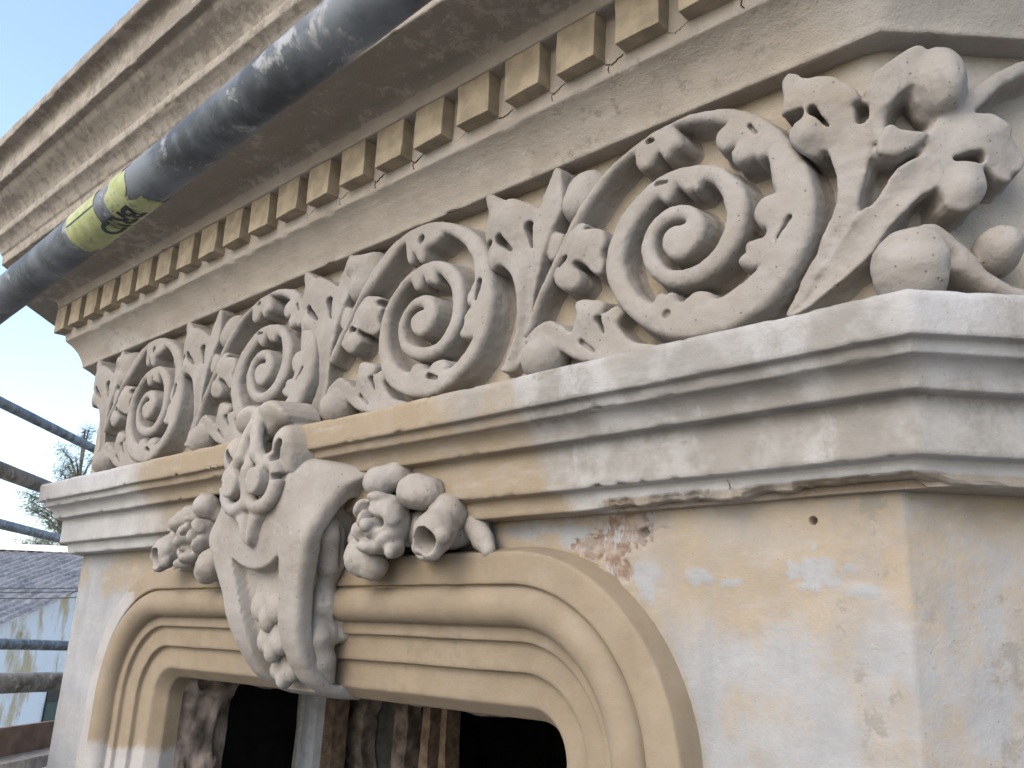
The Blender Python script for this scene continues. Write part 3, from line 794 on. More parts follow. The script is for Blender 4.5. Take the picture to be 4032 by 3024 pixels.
# ------------------------------------------------------------------ carved frieze ornaments (cast plaster, one mesh per piece)
TR = {"volA":[[-0.8561,0.4455],[-0.8458,0.4664],[-0.822,0.5072],[-0.7924,0.554],[-0.7541,0.6106],[-0.7074,0.6579],[-0.6617,0.6803],[-0.6285,0.6907],[-0.5884,0.6976],[-0.545,0.6985],[-0.5016,0.6845],[-0.4675,0.6646],[-0.4356,0.6328],[-0.4101,0.5891],[-0.3957,0.5532],[-0.3905,0.5195],[-0.3934,0.485],[-0.4047,0.4575],[-0.424,0.4281],[-0.4495,0.4019],[-0.488,0.382],[-0.521,0.3746],[-0.5668,0.3789],[-0.6028,0.3919],[-0.6382,0.4153],[-0.6674,0.4451],[-0.687,0.4783],[-0.6931,0.5114],[-0.6894,0.5399],[-0.6744,0.5701],[-0.6499,0.5971],[-0.615,0.6175],[-0.5762,0.6232],[-0.5343,0.6146],[-0.504,0.5946],[-0.4821,0.564],[-0.4764,0.5351],[-0.4841,0.5023],[-0.5027,0.4749],[-0.5305,0.4562],[-0.5658,0.451],[-0.5951,0.4596],[-0.6229,0.483],[-0.6333,0.5094],[-0.6321,0.5353],[-0.6177,0.5573],[-0.5944,0.5691],[-0.5668,0.5672],[-0.5451,0.5507],[-0.536,0.5249],[-0.5436,0.5022],[-0.5653,0.4903],[-0.5849,0.4946],[-0.5998,0.5139],[-0.5972,0.5296],[-0.5845,0.5375],[-0.5672,0.534],[-0.5574,0.5384],[-0.5646,0.5472],[-0.5819,0.5513],[-0.5996,0.5493],[-0.6125,0.539],[-0.6164,0.5187],[-0.6126,0.5059],[-0.605,0.4898],[-0.59,0.4754],[-0.5632,0.4693],[-0.537,0.4756],[-0.5159,0.4919],[-0.505,0.5153],[-0.5032,0.5394],[-0.5094,0.5642],[-0.5229,0.5874],[-0.5347,0.5939],[-0.542,0.5894],[-0.547,0.5806],[-0.5542,0.5866],[-0.5604,0.5828],[-0.5739,0.5982],[-0.5789,0.6024],[-0.5853,0.5901],[-0.5943,0.5811],[-0.5995,0.5852],[-0.6085,0.5943],[-0.6177,0.5889],[-0.6416,0.5697],[-0.6577,0.5502],[-0.667,0.5261],[-0.6681,0.5046],[-0.6598,0.4809],[-0.6463,0.4586],[-0.6331,0.4462],[-0.6178,0.4356],[-0.6127,0.4412],[-0.6076,0.4491],[-0.5976,0.4432],[-0.5902,0.4459],[-0.5853,0.4436],[-0.5805,0.4312],[-0.5709,0.4278],[-0.5637,0.4327],[-0.5518,0.4375],[-0.5356,0.4324],[-0.5289,0.4253],[-0.5222,0.419],[-0.5087,0.4215],[-0.4865,0.4297],[-0.4668,0.4415],[-0.457,0.4493],[-0.4644,0.4492],[-0.4813,0.4549],[-0.4887,0.4623],[-0.4852,0.4678],[-0.4764,0.4718],[-0.4783,0.4788],[-0.476,0.4846],[-0.4652,0.4846],[-0.4545,0.4836],[-0.448,0.4902],[-0.4497,0.4982],[-0.4581,0.5019],[-0.4662,0.5164],[-0.4634,0.5309],[-0.4524,0.5382],[-0.4396,0.5378],[-0.4344,0.5376],[-0.439,0.5534],[-0.4401,0.5759],[-0.4425,0.5969],[-0.4491,0.5949],[-0.4567,0.5944],[-0.4597,0.6012],[-0.472,0.599],[-0.4855,0.5983],[-0.491,0.6049],[-0.493,0.615],[-0.4872,0.6186],[-0.4835,0.6265],[-0.4939,0.6258],[-0.5032,0.6236],[-0.5113,0.629],[-0.515,0.6412],[-0.5119,0.6519],[-0.5023,0.6576],[-0.4952,0.6607],[-0.5021,0.6666],[-0.5257,0.6781],[-0.5627,0.6909],[-0.5858,0.6928],[-0.5782,0.6809],[-0.5719,0.6696],[-0.5695,0.657],[-0.5822,0.655],[-0.5934,0.6449],[-0.5965,0.6505],[-0.603,0.6617],[-0.6097,0.6555],[-0.6203,0.6418],[-0.6324,0.6425],[-0.642,0.6523],[-0.6435,0.6682],[-0.6476,0.6762],[-0.6644,0.6709],[-0.6927,0.6539],[-0.7273,0.6228],[-0.7652,0.5748],[-0.7976,0.5294],[-0.8272,0.4827],[-0.8462,0.4434]],"volB":[[-1.3576,0.4972],[-1.3375,0.5275],[-1.3115,0.5563],[-1.2862,0.5874],[-1.2615,0.6207],[-1.2329,0.6501],[-1.204,0.6741],[-1.1714,0.6928],[-1.1383,0.7011],[-1.0987,0.7022],[-1.0563,0.6937],[-1.0178,0.6782],[-0.9833,0.6573],[-0.9584,0.6354],[-0.9394,0.608],[-0.9276,0.5789],[-0.9229,0.5502],[-0.918,0.5197],[-0.92,0.4914],[-0.9262,0.4663],[-0.9378,0.4403],[-0.9552,0.4194],[-0.9787,0.4035],[-1.0058,0.3898],[-1.0368,0.3806],[-1.0698,0.3817],[-1.108,0.3909],[-1.1418,0.4061],[-1.1677,0.428],[-1.1846,0.4533],[-1.1954,0.4826],[-1.1979,0.513],[-1.1935,0.5446],[-1.18,0.5719],[-1.1559,0.5965],[-1.1279,0.6126],[-1.0965,0.6228],[-1.0647,0.6221],[-1.0328,0.6111],[-1.0068,0.5895],[-0.9913,0.5636],[-0.9875,0.5367],[-0.988,0.5091],[-0.9972,0.4836],[-1.0156,0.4621],[-1.0407,0.4481],[-1.077,0.4465],[-1.1096,0.4581],[-1.1328,0.477],[-1.1438,0.4994],[-1.1447,0.52],[-1.1357,0.5407],[-1.1181,0.5571],[-1.0964,0.5644],[-1.0739,0.5611],[-1.0535,0.5439],[-1.0484,0.5229],[-1.0556,0.5049],[-1.0726,0.4911],[-1.0914,0.4918],[-1.1073,0.5062],[-1.1107,0.5215],[-1.1021,0.5308],[-1.0866,0.534],[-1.0741,0.5337],[-1.0816,0.5451],[-1.1009,0.5481],[-1.1195,0.5415],[-1.1292,0.5279],[-1.1317,0.5081],[-1.1228,0.4884],[-1.1051,0.4737],[-1.0789,0.4641],[-1.0484,0.4645],[-1.0258,0.477],[-1.0129,0.4955],[-1.0061,0.5175],[-1.0083,0.5418],[-1.018,0.566],[-1.0367,0.5886],[-1.05,0.6],[-1.0587,0.6007],[-1.0598,0.5902],[-1.0604,0.5802],[-1.0719,0.5865],[-1.0764,0.5843],[-1.0832,0.5895],[-1.0865,0.5994],[-1.0924,0.6005],[-1.0958,0.5881],[-1.0998,0.5812],[-1.1079,0.5809],[-1.1138,0.5877],[-1.1167,0.5958],[-1.1216,0.6017],[-1.136,0.598],[-1.1558,0.5824],[-1.1734,0.561],[-1.1805,0.537],[-1.1792,0.5091],[-1.1713,0.4801],[-1.1544,0.4534],[-1.1325,0.435],[-1.1061,0.4281],[-1.1007,0.4358],[-1.0887,0.4401],[-1.0759,0.4366],[-1.0714,0.4294],[-1.0655,0.4256],[-1.0564,0.4256],[-1.0512,0.4331],[-1.0397,0.4373],[-1.0247,0.4356],[-1.0153,0.4286],[-1.0102,0.4214],[-1.0169,0.4154],[-0.9998,0.4175],[-0.9782,0.4299],[-0.9602,0.4468],[-0.9503,0.4612],[-0.9643,0.4631],[-0.9785,0.465],[-0.986,0.4697],[-0.9852,0.4768],[-0.9772,0.4835],[-0.9787,0.5006],[-0.9735,0.5057],[-0.9642,0.5131],[-0.9619,0.5188],[-0.9689,0.5184],[-0.9738,0.527],[-0.972,0.5393],[-0.9628,0.5477],[-0.9551,0.5564],[-0.956,0.5759],[-0.9609,0.5945],[-0.974,0.6157],[-0.9967,0.6423],[-1.0223,0.6613],[-1.0463,0.6713],[-1.0472,0.6653],[-1.062,0.657],[-1.0808,0.6555],[-1.0899,0.6512],[-1.0919,0.6401],[-1.0956,0.6295],[-1.1042,0.6342],[-1.1123,0.6482],[-1.1213,0.6555],[-1.1223,0.6439],[-1.1253,0.633],[-1.131,0.6393],[-1.1375,0.6601],[-1.1425,0.6795],[-1.1491,0.6838],[-1.1707,0.6732],[-1.194,0.6518],[-1.2196,0.6319],[-1.2391,0.6175],[-1.2661,0.6022],[-1.2912,0.5714],[-1.3223,0.5293],[-1.3455,0.4949]],"clusA":[[-0.7951,0.5443],[-0.7894,0.5583],[-0.7807,0.5768],[-0.7659,0.5959],[-0.7446,0.5976],[-0.7339,0.5912],[-0.7397,0.5826],[-0.7263,0.5824],[-0.7116,0.5791],[-0.7027,0.5688],[-0.701,0.5532],[-0.7107,0.5385],[-0.7047,0.5232],[-0.71,0.5061],[-0.7246,0.5125],[-0.7368,0.5308],[-0.7519,0.5388],[-0.7577,0.5315],[-0.7422,0.5147],[-0.7433,0.5],[-0.7564,0.4921],[-0.7778,0.4987],[-0.7922,0.5126],[-0.7991,0.5272]],"clusB":[[-1.2709,0.6095],[-1.2445,0.605],[-1.2219,0.5975],[-1.2067,0.5901],[-1.224,0.5872],[-1.2193,0.5789],[-1.2044,0.5729],[-1.2099,0.5624],[-1.2151,0.5494],[-1.2059,0.5333],[-1.2154,0.526],[-1.2291,0.523],[-1.2483,0.5318],[-1.2663,0.5429],[-1.2707,0.5354],[-1.2537,0.5199],[-1.2628,0.5076],[-1.2794,0.4967],[-1.3031,0.5049],[-1.3211,0.5217],[-1.3279,0.528],[-1.3146,0.5521],[-1.2928,0.5815]],"stalk":[[-0.9156,0.4032],[-0.9061,0.4143],[-0.8847,0.4516],[-0.8736,0.4883],[-0.8731,0.5253],[-0.8826,0.552],[-0.8993,0.5696],[-0.9099,0.5703],[-0.9201,0.5648],[-0.9282,0.5781],[-0.9293,0.5924],[-0.9342,0.6107],[-0.9411,0.6299],[-0.937,0.6487],[-0.9329,0.6677],[-0.9398,0.6874],[-0.9465,0.7014],[-0.9413,0.7079],[-0.9262,0.7028],[-0.907,0.6882],[-0.892,0.6769],[-0.8834,0.6794],[-0.8602,0.6691],[-0.8357,0.6532],[-0.827,0.6448],[-0.8195,0.6617],[-0.8076,0.688],[-0.7986,0.7071],[-0.7854,0.7017],[-0.7844,0.6744],[-0.7798,0.6348],[-0.7917,0.6172],[-0.8022,0.5991],[-0.811,0.5804],[-0.8181,0.5612],[-0.8208,0.5487],[-0.8295,0.5274],[-0.841,0.4989],[-0.8539,0.4656],[-0.8623,0.4391],[-0.8787,0.4091],[-0.8947,0.3968]],"lobe":[[-0.8038,0.5996],[-0.7942,0.5993],[-0.7812,0.5901],[-0.7838,0.575],[-0.7955,0.5549],[-0.8066,0.554],[-0.815,0.563],[-0.811,0.5804]],"tendril":[[-0.8605,0.4362],[-0.845,0.4508],[-0.8197,0.4593],[-0.7976,0.4551],[-0.7757,0.4433],[-0.7632,0.4283],[-0.7564,0.4463],[-0.7522,0.4552],[-0.7587,0.4715],[-0.756,0.4795],[-0.7412,0.4784],[-0.7235,0.4704],[-0.7092,0.4681],[-0.6992,0.4585],[-0.7087,0.4428],[-0.7031,0.4463],[-0.6894,0.455],[-0.6784,0.4547],[-0.6701,0.4433],[-0.6808,0.4341],[-0.6862,0.4259],[-0.6724,0.409],[-0.6537,0.3936],[-0.6279,0.3883],[-0.6078,0.3797],[-0.6203,0.3734],[-0.6535,0.3687],[-0.6934,0.3718],[-0.7355,0.382],[-0.765,0.3948],[-0.7834,0.4081],[-0.796,0.418],[-0.8183,0.43],[-0.8406,0.4296]],"pA":{"eye":[-0.5724,0.5129],"bud":[-0.7508,0.6505],"budR":[-0.7084,0.636],"budT":[-0.752,0.6914],"ball":[-0.822,0.4083],"ballR":[-0.7877,0.4016],"head":[-0.8939,0.6495],"lowlobe":[-0.9091,0.5853],"h1":[-0.9271,0.6129],"h2a":[-0.904,0.6146],"h2b":[-0.8815,0.5913],"s1":[-0.8458,0.6206],"s2":[-0.8406,0.5863],"cl1":[-0.7466,0.5641],"cl2":[-0.7691,0.5117],"hole":[-0.7826,0.5434],"n1":[-0.6203,0.6816],"n1b":[-0.6123,0.6785],"n2a":[-0.466,0.6429],"n2b":[-0.4576,0.6291],"n3a":[-0.4186,0.4991],"n3b":[-0.4361,0.475],"n4a":[-0.6084,0.6103],"n4b":[-0.5916,0.608],"n5":[-0.5929,0.4163],"t1a":[-0.7451,0.4136],"t1b":[-0.7245,0.3964],"t2a":[-0.7114,0.4386],"t2b":[-0.7053,0.4183],"tl":[-0.7259,0.4516],"g1":[-0.8861,0.4208],"g2":[-0.8582,0.4822],"g3":[-0.8494,0.5326]},"pB":{"eye":[-1.0826,0.512],"bud":[-1.2758,0.6541],"budR":[-1.2243,0.6405],"hole":[-1.2931,0.5479],"holeb":[-1.2755,0.5424],"n1":[-1.0977,0.6722],"n2a":[-0.9435,0.5513],"n2b":[-0.9497,0.5233],"n3a":[-1.0552,0.4138],"n3b":[-1.0305,0.4053],"cl1":[-1.2461,0.566],"cl2":[-1.2829,0.5188]},"c_head":[[-0.4162,0.6938],[-0.406,0.6924],[-0.3954,0.6806],[-0.3849,0.671],[-0.3679,0.6657],[-0.3493,0.6581],[-0.3401,0.6463],[-0.3352,0.6312],[-0.3329,0.6228],[-0.3301,0.6007],[-0.3279,0.5793],[-0.3285,0.5618],[-0.3323,0.5417],[-0.3385,0.5103],[-0.3447,0.479],[-0.3702,0.4505],[-0.3985,0.4178],[-0.4208,0.3893],[-0.4393,0.3808],[-0.431,0.3981],[-0.408,0.4353],[-0.3855,0.4679],[-0.3695,0.4957],[-0.362,0.5195],[-0.3627,0.542],[-0.3674,0.5663],[-0.3732,0.5731],[-0.3842,0.5658],[-0.3985,0.5781],[-0.4108,0.5945],[-0.4112,0.6089],[-0.401,0.6143],[-0.4138,0.6243],[-0.4232,0.6402],[-0.4171,0.6498],[-0.4185,0.6676],[-0.4212,0.6837]],"c_stem":[[-0.4393,0.3808],[-0.409,0.4162],[-0.3764,0.448],[-0.3447,0.479],[-0.333,0.4945],[-0.3224,0.5158],[-0.3142,0.5286],[-0.306,0.5382],[-0.2954,0.545],[-0.2832,0.5307],[-0.2872,0.5091],[-0.3041,0.4934],[-0.3165,0.4719],[-0.3288,0.4506],[-0.3363,0.431],[-0.3565,0.4171],[-0.3894,0.3985],[-0.4148,0.3836]],"c_leafR":[[-0.2983,0.5104],[-0.2992,0.5338],[-0.2986,0.5468],[-0.2932,0.569],[-0.2778,0.5877],[-0.2608,0.6],[-0.2433,0.5978],[-0.2234,0.6003],[-0.2085,0.5924],[-0.1962,0.58],[-0.2009,0.573],[-0.1904,0.5628],[-0.1841,0.5502],[-0.1882,0.5326],[-0.2024,0.5274],[-0.2037,0.5166],[-0.2154,0.5159],[-0.2278,0.5257],[-0.2368,0.5316],[-0.2348,0.5146],[-0.2351,0.4998],[-0.2457,0.4844],[-0.2639,0.475],[-0.2804,0.4802],[-0.2809,0.4948],[-0.2874,0.507]],"c_mid":[[-0.32,0.5804],[-0.311,0.5832],[-0.3001,0.5806],[-0.2955,0.5755],[-0.2973,0.5621],[-0.3024,0.5532],[-0.3116,0.5453],[-0.3166,0.541],[-0.3243,0.5442],[-0.3275,0.5503],[-0.3245,0.5644]],"c_curl":[[-0.3333,0.6254],[-0.3272,0.6541],[-0.3197,0.6644],[-0.3061,0.6772],[-0.2944,0.6879],[-0.2836,0.6735],[-0.2966,0.6541],[-0.3007,0.6355],[-0.3125,0.6208],[-0.319,0.6047],[-0.3201,0.5894],[-0.3211,0.5764],[-0.3305,0.5628],[-0.3348,0.5831]],"c_band":[[-0.2967,0.5644],[-0.2882,0.5804],[-0.2683,0.6039],[-0.2484,0.6256],[-0.2221,0.6479],[-0.196,0.6659],[-0.1739,0.6767],[-0.141,0.6861],[-0.1434,0.6673],[-0.1765,0.6557],[-0.1988,0.6415],[-0.2166,0.6255],[-0.2346,0.6063],[-0.2545,0.5849],[-0.2823,0.561]],"c_tail":[[-0.3058,0.4561],[-0.2995,0.4654],[-0.2841,0.4623],[-0.2683,0.45],[-0.2549,0.4345],[-0.2401,0.4152],[-0.2267,0.4021],[-0.2086,0.3932],[-0.1874,0.3886],[-0.1902,0.3668],[-0.2112,0.3715],[-0.2327,0.382],[-0.2552,0.3964],[-0.2766,0.4051],[-0.2908,0.4122],[-0.2996,0.4216],[-0.3066,0.4377]],"c_tri":[[-0.3325,0.5353],[-0.3253,0.5424],[-0.3159,0.5354],[-0.3202,0.5237],[-0.3326,0.4911],[-0.3387,0.4889],[-0.337,0.5094]],"c_gA":[[-0.4182,0.3993],[-0.3829,0.4413],[-0.3524,0.4815]],"c_gB":[[-0.3882,0.4193],[-0.3462,0.4561],[-0.3275,0.4836],[-0.3131,0.5091]],"c_hA":[[-0.4148,0.6259],[-0.3961,0.6242]],"pC":{"h1":[-0.4048,0.6254],"h2a":[-0.3789,0.623],"h2b":[-0.3634,0.5991],"s1":[-0.3337,0.6153],"s2":[-0.3347,0.5943],"lob":[-0.3912,0.5939],"headc":[-0.3755,0.644],"tri1":[-0.3257,0.5321],"tri2":[-0.3339,0.4971],"ballc":[-0.2706,0.6422],"ballx":[-0.2384,0.6445],"big":[-0.3126,0.41],"bigx":[-0.2901,0.4102],"rb":[-0.2188,0.4377],"rbx":[-0.196,0.4391],"hole":[-0.2669,0.5393],"holeb":[-0.2416,0.541],"lobR":[-0.2572,0.5026],"lc":[-0.2371,0.564],"pit":[-0.3132,0.5985],"g1":[-0.4033,0.4062],"g2":[-0.3524,0.4815]}}
HT = 0.048
def P2(k, grp='pA'): return TR[grp][k]
def poly(k): return np.array(TR[k], float)
def block(pl, res=0.0019, top=0.066, pad=0.014):
    pl = np.array(pl); lo = pl.min(0) - pad; hi = pl.max(0) + pad
    return Sculpt((lo[0], -0.006, lo[1]), (hi[0], top, hi[1]), res)
def outward(V, Fc):
    a, b, c, d = [V[Fc[:, i]] for i in range(4)]
    vol = np.einsum('ij,ij->', a, np.cross(b, c)) + np.einsum('ij,ij->', a, np.cross(c, d))
    return Fc if vol > 0 else Fc[:, ::-1]
def relief_mesh(name, sc, bent=False, seed=0):
    sc.rough(0.0013, 26, seed); sc.rough(0.0010, 75, seed + 50)
    V, Fc = sc.mesh()
    if bent:
        x, y = bend(V[:, 0], V[:, 1]); V = np.stack([x, y, V[:, 2]], 1)
    else:
        V = np.stack([V[:, 0], BG - V[:, 1], V[:, 2]], 1)
    return mesh_from(name, W(V), outward(V, Fc), True, MAT['cast'])
def gbump(U, Wz, spots):
    s = 0
    for (c, r, a) in spots: s = s + a * np.exp(-((U - c[0]) ** 2 + (Wz - c[1]) ** 2) / (r * r))
    return s

def volute(which):
    pl = poly('vol' + which); g = 'p' + which
    sc = block(pl)
    eye = np.array(P2('eye', g))
    def top(U, Wz):
        r = np.hypot(U - eye[0], Wz - eye[1])
        t = HT + 0.0015 * np.sin(r * 55) - 0.006 * sst(U, eye[0] - 0.36, eye[0] - 0.20) * 0 
        return t - 0.012 * sst(-U, -eye[0] + 0.17, -eye[0] + 0.30)
    sc.poly(pl, top, k=0.0080, flare=0.09, n=1, dome=0.0034, domew=0.010, grow=0.0024)
    if which == 'A':
        for a, b, r, f in (('n1', 'n1b', 0.006, 0.036), ('n2a', 'n2b', 0.0035, 0.042), ('n3a', 'n3b', 0.0035, 0.040), ('n4a', 'n4b', 0.004, 0.040), ('n5', 'n5', 0.006, 0.042)):
            sc.drill(P2(a), P2(b), r, f, 0.003, r * 0.55)
    else:
        for a, b, r, f in (('n1', 'n1', 0.008, 0.034), ('n2a', 'n2b', 0.006, 0.036), ('n3a', 'n3b', 0.0055, 0.036)):
            sc.drill(P2(a, g), P2(b, g), r, f, 0.003, r * 0.6)
    return relief_mesh('volute', sc, seed=ord(which))

def cluster(which):
    pl = poly('clus' + which); g = 'p' + which
    sc = block(pl, top=0.075)
    c1, c2 = P2('cl1', g), P2('cl2', g)
    sc.poly(pl, lambda U, Wz: HT - 0.010 + gbump(U, Wz, [(c1, 0.032, 0.014), (c2, 0.024, 0.012)]), k=0.0055, flare=0.07, n=1)
    h = P2('hole', g); hb = P2('holeb', g) if which == 'B' else (h[0] + 0.012, h[1] + 0.004)
    sc.drill(h, hb, 0.0072, 0.022, 0.003, 0.004)
    return relief_mesh('leaf_cluster', sc, seed=5)

def stalk():
    pl = poly('stalk'); lob = poly('lobe')
    sc = block(np.vstack([pl, lob]), top=0.078)
    hd, ll = P2('head'), P2('lowlobe')
    def top(U, Wz):
        t = HT - 0.022 + 0.018 * sst(Wz, 0.40, 0.56) + gbump(U, Wz, [(hd, 0.042, 0.016), (ll, 0.022, 0.011), ((hd[0] - 0.035, hd[1] + 0.045), 0.02, 0.006)])
        gx = np.interp(Wz, (0.40, 0.48, 0.53, 0.60), (P2('g1')[0], P2('g2')[0], P2('g3')[0], P2('g3')[0] + 0.012))
        t = t - 0.009 * np.exp(-((U - gx) / 0.012) ** 2) * sst(-Wz, -0.60, -0.50)
        return t
    sc.poly(pl, top, k=0.0055, flare=0.06, n=1)
    sc.poly(lob, HT - 0.010, k=0.006, dome=0.004)
    sc.drill(P2('h1'), (P2('h1')[0] - 0.004, P2('h1')[1] - 0.004), 0.0075, 0.020, 0.004)
    sc.drill(P2('h2a'), P2('h2b'), 0.0085, 0.024, 0.003, 0.003)
    sc.drill(P2('s1'), P2('s2'), 0.0095, 0.012, 0.003, 0.002)
    return relief_mesh('leaf_stalk', sc, seed=8)

def bud(which):
    c = np.array(P2('bud', 'p' + which)); r = abs(P2('budR', 'p' + which)[0] - c[0])
    sc = Sculpt((c[0] - r - 0.02, -0.006, c[1] - r - 0.025), (c[0] + r + 0.02, 0.075, c[1] + r + 0.02), 0.0021)
    sc.ell((c[0], 0.014, c[1]), (r * 0.95, 0.034, r * 1.02))
    sc.ell((c[0] - r * 0.3, 0.018, c[1] - r * 0.35), (r * 0.62, 0.032, r * 0.65), 0.008)
    if which == 'B': sc.cap((c[0] + r * 0.2, 0.02, c[1] + r * 0.3), (c[0] - r * 0.5, 0.03, c[1] + r * 0.45), r * 0.6, r * 0.5, 0.008)
    return relief_mesh('bud', sc, seed=12)

def tendril():
    pl = poly('tendril'); b = P2('ball'); r = abs(P2('ballR')[0] - b[0])
    sc = block(np.vstack([pl, [(b[0] - r, b[1] - r - 0.02)]]), top=0.08)
    tl = P2('tl')
    sc.poly(pl, lambda U, Wz: HT - 0.014 + gbump(U, Wz, [(tl, 0.028, 0.012), ((b[0] + 0.03, b[1] + 0.04), 0.03, 0.010)]), k=0.0065, flare=0.08, n=1)
    sc.ell((b[0], 0.022, b[1] - 0.004), (r * 1.02, 0.038, r * 1.05), 0.006)
    sc.drill(P2('t1a'), P2('t1b'), 0.0042, 0.026, 0.004, 0.0015)
    sc.drill(P2('t2a'), P2('t2b'), 0.0058, 0.020, 0.003, 0.0015)
    return relief_mesh('tendril', sc, seed=15)

vA, vB, cA, cB, stk, bA, bB, tnd = volute('A'), volute('B'), cluster('A'), cluster('B'), stalk(), bud('A'), bud('B'), tendril()
def put(name, me, du, dz=0.0):
    o = part(name, me, frieze); o.location += Vector((du * S, 0, dz * S)); return o
for du, dz in ((0, 0), (-1.0067, -0.005)):
    put('volute', vA, du, dz); put('leaf_cluster', cA, du, dz); put('bud', bA, du, dz)
for du, dz in ((0, 0), (-1.0126, -0.005)):
    put('volute', vB, du, dz); put('leaf_cluster', cB, du, dz); put('bud', bB, du, dz)
for du in (0, -0.520, -1.0115, -1.525):
    put('leaf_stalk', stk, du, 0.0)
for du in (0, -0.507, -1.007, -1.520):
    put('tendril', tnd, du, 0.0)

# the large acanthus that turns the splayed corner, cast in one piece
def corner_piece(name, build, seed=0, lo=None, hi=None, res=0.0020, top=0.085):
    sc = Sculpt((lo[0], -0.006, lo[1]), (hi[0], top, hi[1]), res); build(sc)
    o = part(name, relief_mesh(name, sc, True, seed), frieze); return o
pc = TR['pC']
def b_acanthus(sc):
    hc, lb, lc, lr, bc = pc['headc'], pc['lob'], pc['lc'], pc['lobR'], pc['ballc']
    def top_stem(U, Wz): return HT - 0.012 + 0.010 * sst(Wz, 0.40, 0.55)
    sc.poly(poly('c_stem'), top_stem, k=0.0035, flare=0.10, ku=0.0, dome=-0.007, domew=0.008)
    def top_head(U, Wz):
        return HT - 0.014 + 0.012 * sst(Wz, 0.40, 0.56) + gbump(U, Wz, [(hc, 0.05, 0.020), (lb, 0.020, 0.016)])
    sc.poly(poly('c_head'), top_head, k=0.004, flare=0.06, ku=0.003)
    sc.poly(poly('c_leafR'), lambda U, Wz: HT - 0.006 + gbump(U, Wz, [(lc, 0.04, 0.016), (lr, 0.022, 0.016), ((-0.205, 0.585), 0.016, 0.006)]), k=0.004, flare=0.07, ku=0.005)
    sc.poly(poly('c_mid'), lambda U, Wz: HT + 0.006 - 0.25 * (U + 0.313) + 0.2 * (Wz - 0.56), k=0.004, flare=0.10, ku=0.005)
    sc.poly(poly('c_curl'), lambda U, Wz: HT - 0.004 + 0.008 * sst(U, -0.33, -0.28), k=0.004, flare=0.08, ku=0.004)
    sc.poly(poly('c_band'), HT - 0.004, k=0.006, flare=0.08, dome=0.003, ku=0.008)
    r = abs(pc['ballx'][0] - bc[0])
    sc.ell((bc[0], 0.026, bc[1]), (r * 1.0, 0.044, r * 1.55), 0.006)
    sc.ell((bc[0] - 0.004, 0.050, bc[1] - 0.012), (r * 0.70, 0.028, r * 1.05), 0.008)
    for key, rad, up in (('c_gA', 0.0105, -0.001),):          # flutes of the two stems
        g = poly(key)
        for p, q in zip(g[:-1], g[1:]): sc.dig((p[0], HT - 0.002 + up, p[1]), (q[0], HT + 0.002 + up, q[1]), rad, rad, 0.003)
    ha = poly('c_hA'); sc.drill(ha[0], ha[1], 0.0115, 0.012, 0.003, 0.0085)
    sc.drill(pc['h2a'], pc['h2b'], 0.0062, 0.028, 0.003, 0.0022)
    sc.drill(pc['s1'], pc['s2'], 0.0045, 0.018, 0.003, 0.003)
    sc.drill(pc['hole'], pc['holeb'], 0.0042, 0.012, 0.003, 0.0070)
    sc.cutpoly(poly('c_tri'), 0.004)
    sc.dig((pc['pit'][0], 0.052, pc['pit'][1]), (pc['pit'][0] + 0.010, 0.048, pc['pit'][1] - 0.012), 0.014, 0.015, 0.006)
    sc.dig((bc[0] + 0.008, 0.074, bc[1] + 0.012), (bc[0] + 0.004, 0.078, bc[1] - 0.010), 0.003, 0.002, 0.003)
    sc.rough(0.0018, 40, 61)
corner_piece('acanthus', b_acanthus, 21, (-0.455, 0.362), (-0.125, 0.718), top=0.092)['label'] = 'large acanthus leaves wrapping the splayed corner of the frieze'
def b_tail(sc):
    bg_, bx_ = pc['big'], pc['bigx']; r = abs(bx_[0] - bg_[0])
    sc.poly(poly('c_tail'), HT - 0.010, k=0.010, flare=0.15, dome=0.006)
    sc.ell((bg_[0], 0.024, bg_[1] - 0.004), (r * 1.15, 0.046, r * 2.3), 0.010)
    sc.ell((bg_[0] + 0.006, 0.046, bg_[1] + 0.004), (r * 0.80, 0.026, r * 1.7), 0.006)
    sc.ell((pc['rb'][0], 0.022, pc['rb'][1]), (abs(pc['rbx'][0] - pc['rb'][0]), 0.04, abs(pc['rbx'][0] - pc['rb'][0]) * 1.25), 0.006)
    sc.dig((bg_[0] + r * 1.05, 0.056, bg_[1] + 0.030), (bg_[0] + r * 1.5, 0.048, bg_[1] + 0.012), 0.010, 0.012, 0.006)
    sc.rough(0.0018, 40, 62)
corner_piece('tendril', b_tail, 26, (-0.352, 0.345), (-0.165, 0.485), top=0.09)

# ------------------------------------------------------------------ console keystone over the window, with flowers at its sides
KX = -1.452
ZK = np.array([-0.120, -0.112, -0.100, -0.087, -0.058, -0.030, 0.0, 0.066, 0.12, 0.177, 0.22, 0.25, 0.275, 0.295, 0.34])
PK = np.array([-0.050, -0.024, 0.010, 0.036, 0.068, 0.087, 0.102, 0.120, 0.133, 0.144, 0.150, 0.150, 0.145, 0.137, 0.115])
WK = np.array([0.091, 0.092, 0.094, 0.096, 0.101, 0.108, 0.116, 0.132, 0.154, 0.176, 0.190, 0.216, 0.268, 0.288, 0.290])
def hermite(x, xs, ys):
    m = np.gradient(ys, xs); i = np.clip(np.searchsorted(xs, x) - 1, 0, len(xs) - 2)
    h = xs[i + 1] - xs[i]; t = np.clip((x - xs[i]) / h, 0, 1)
    return (2 * t ** 3 - 3 * t ** 2 + 1) * ys[i] + (t ** 3 - 2 * t ** 2 + t) * h * m[i] + (3 * t ** 2 - 2 * t ** 3) * ys[i + 1] + (t ** 3 - t ** 2) * h * m[i + 1]
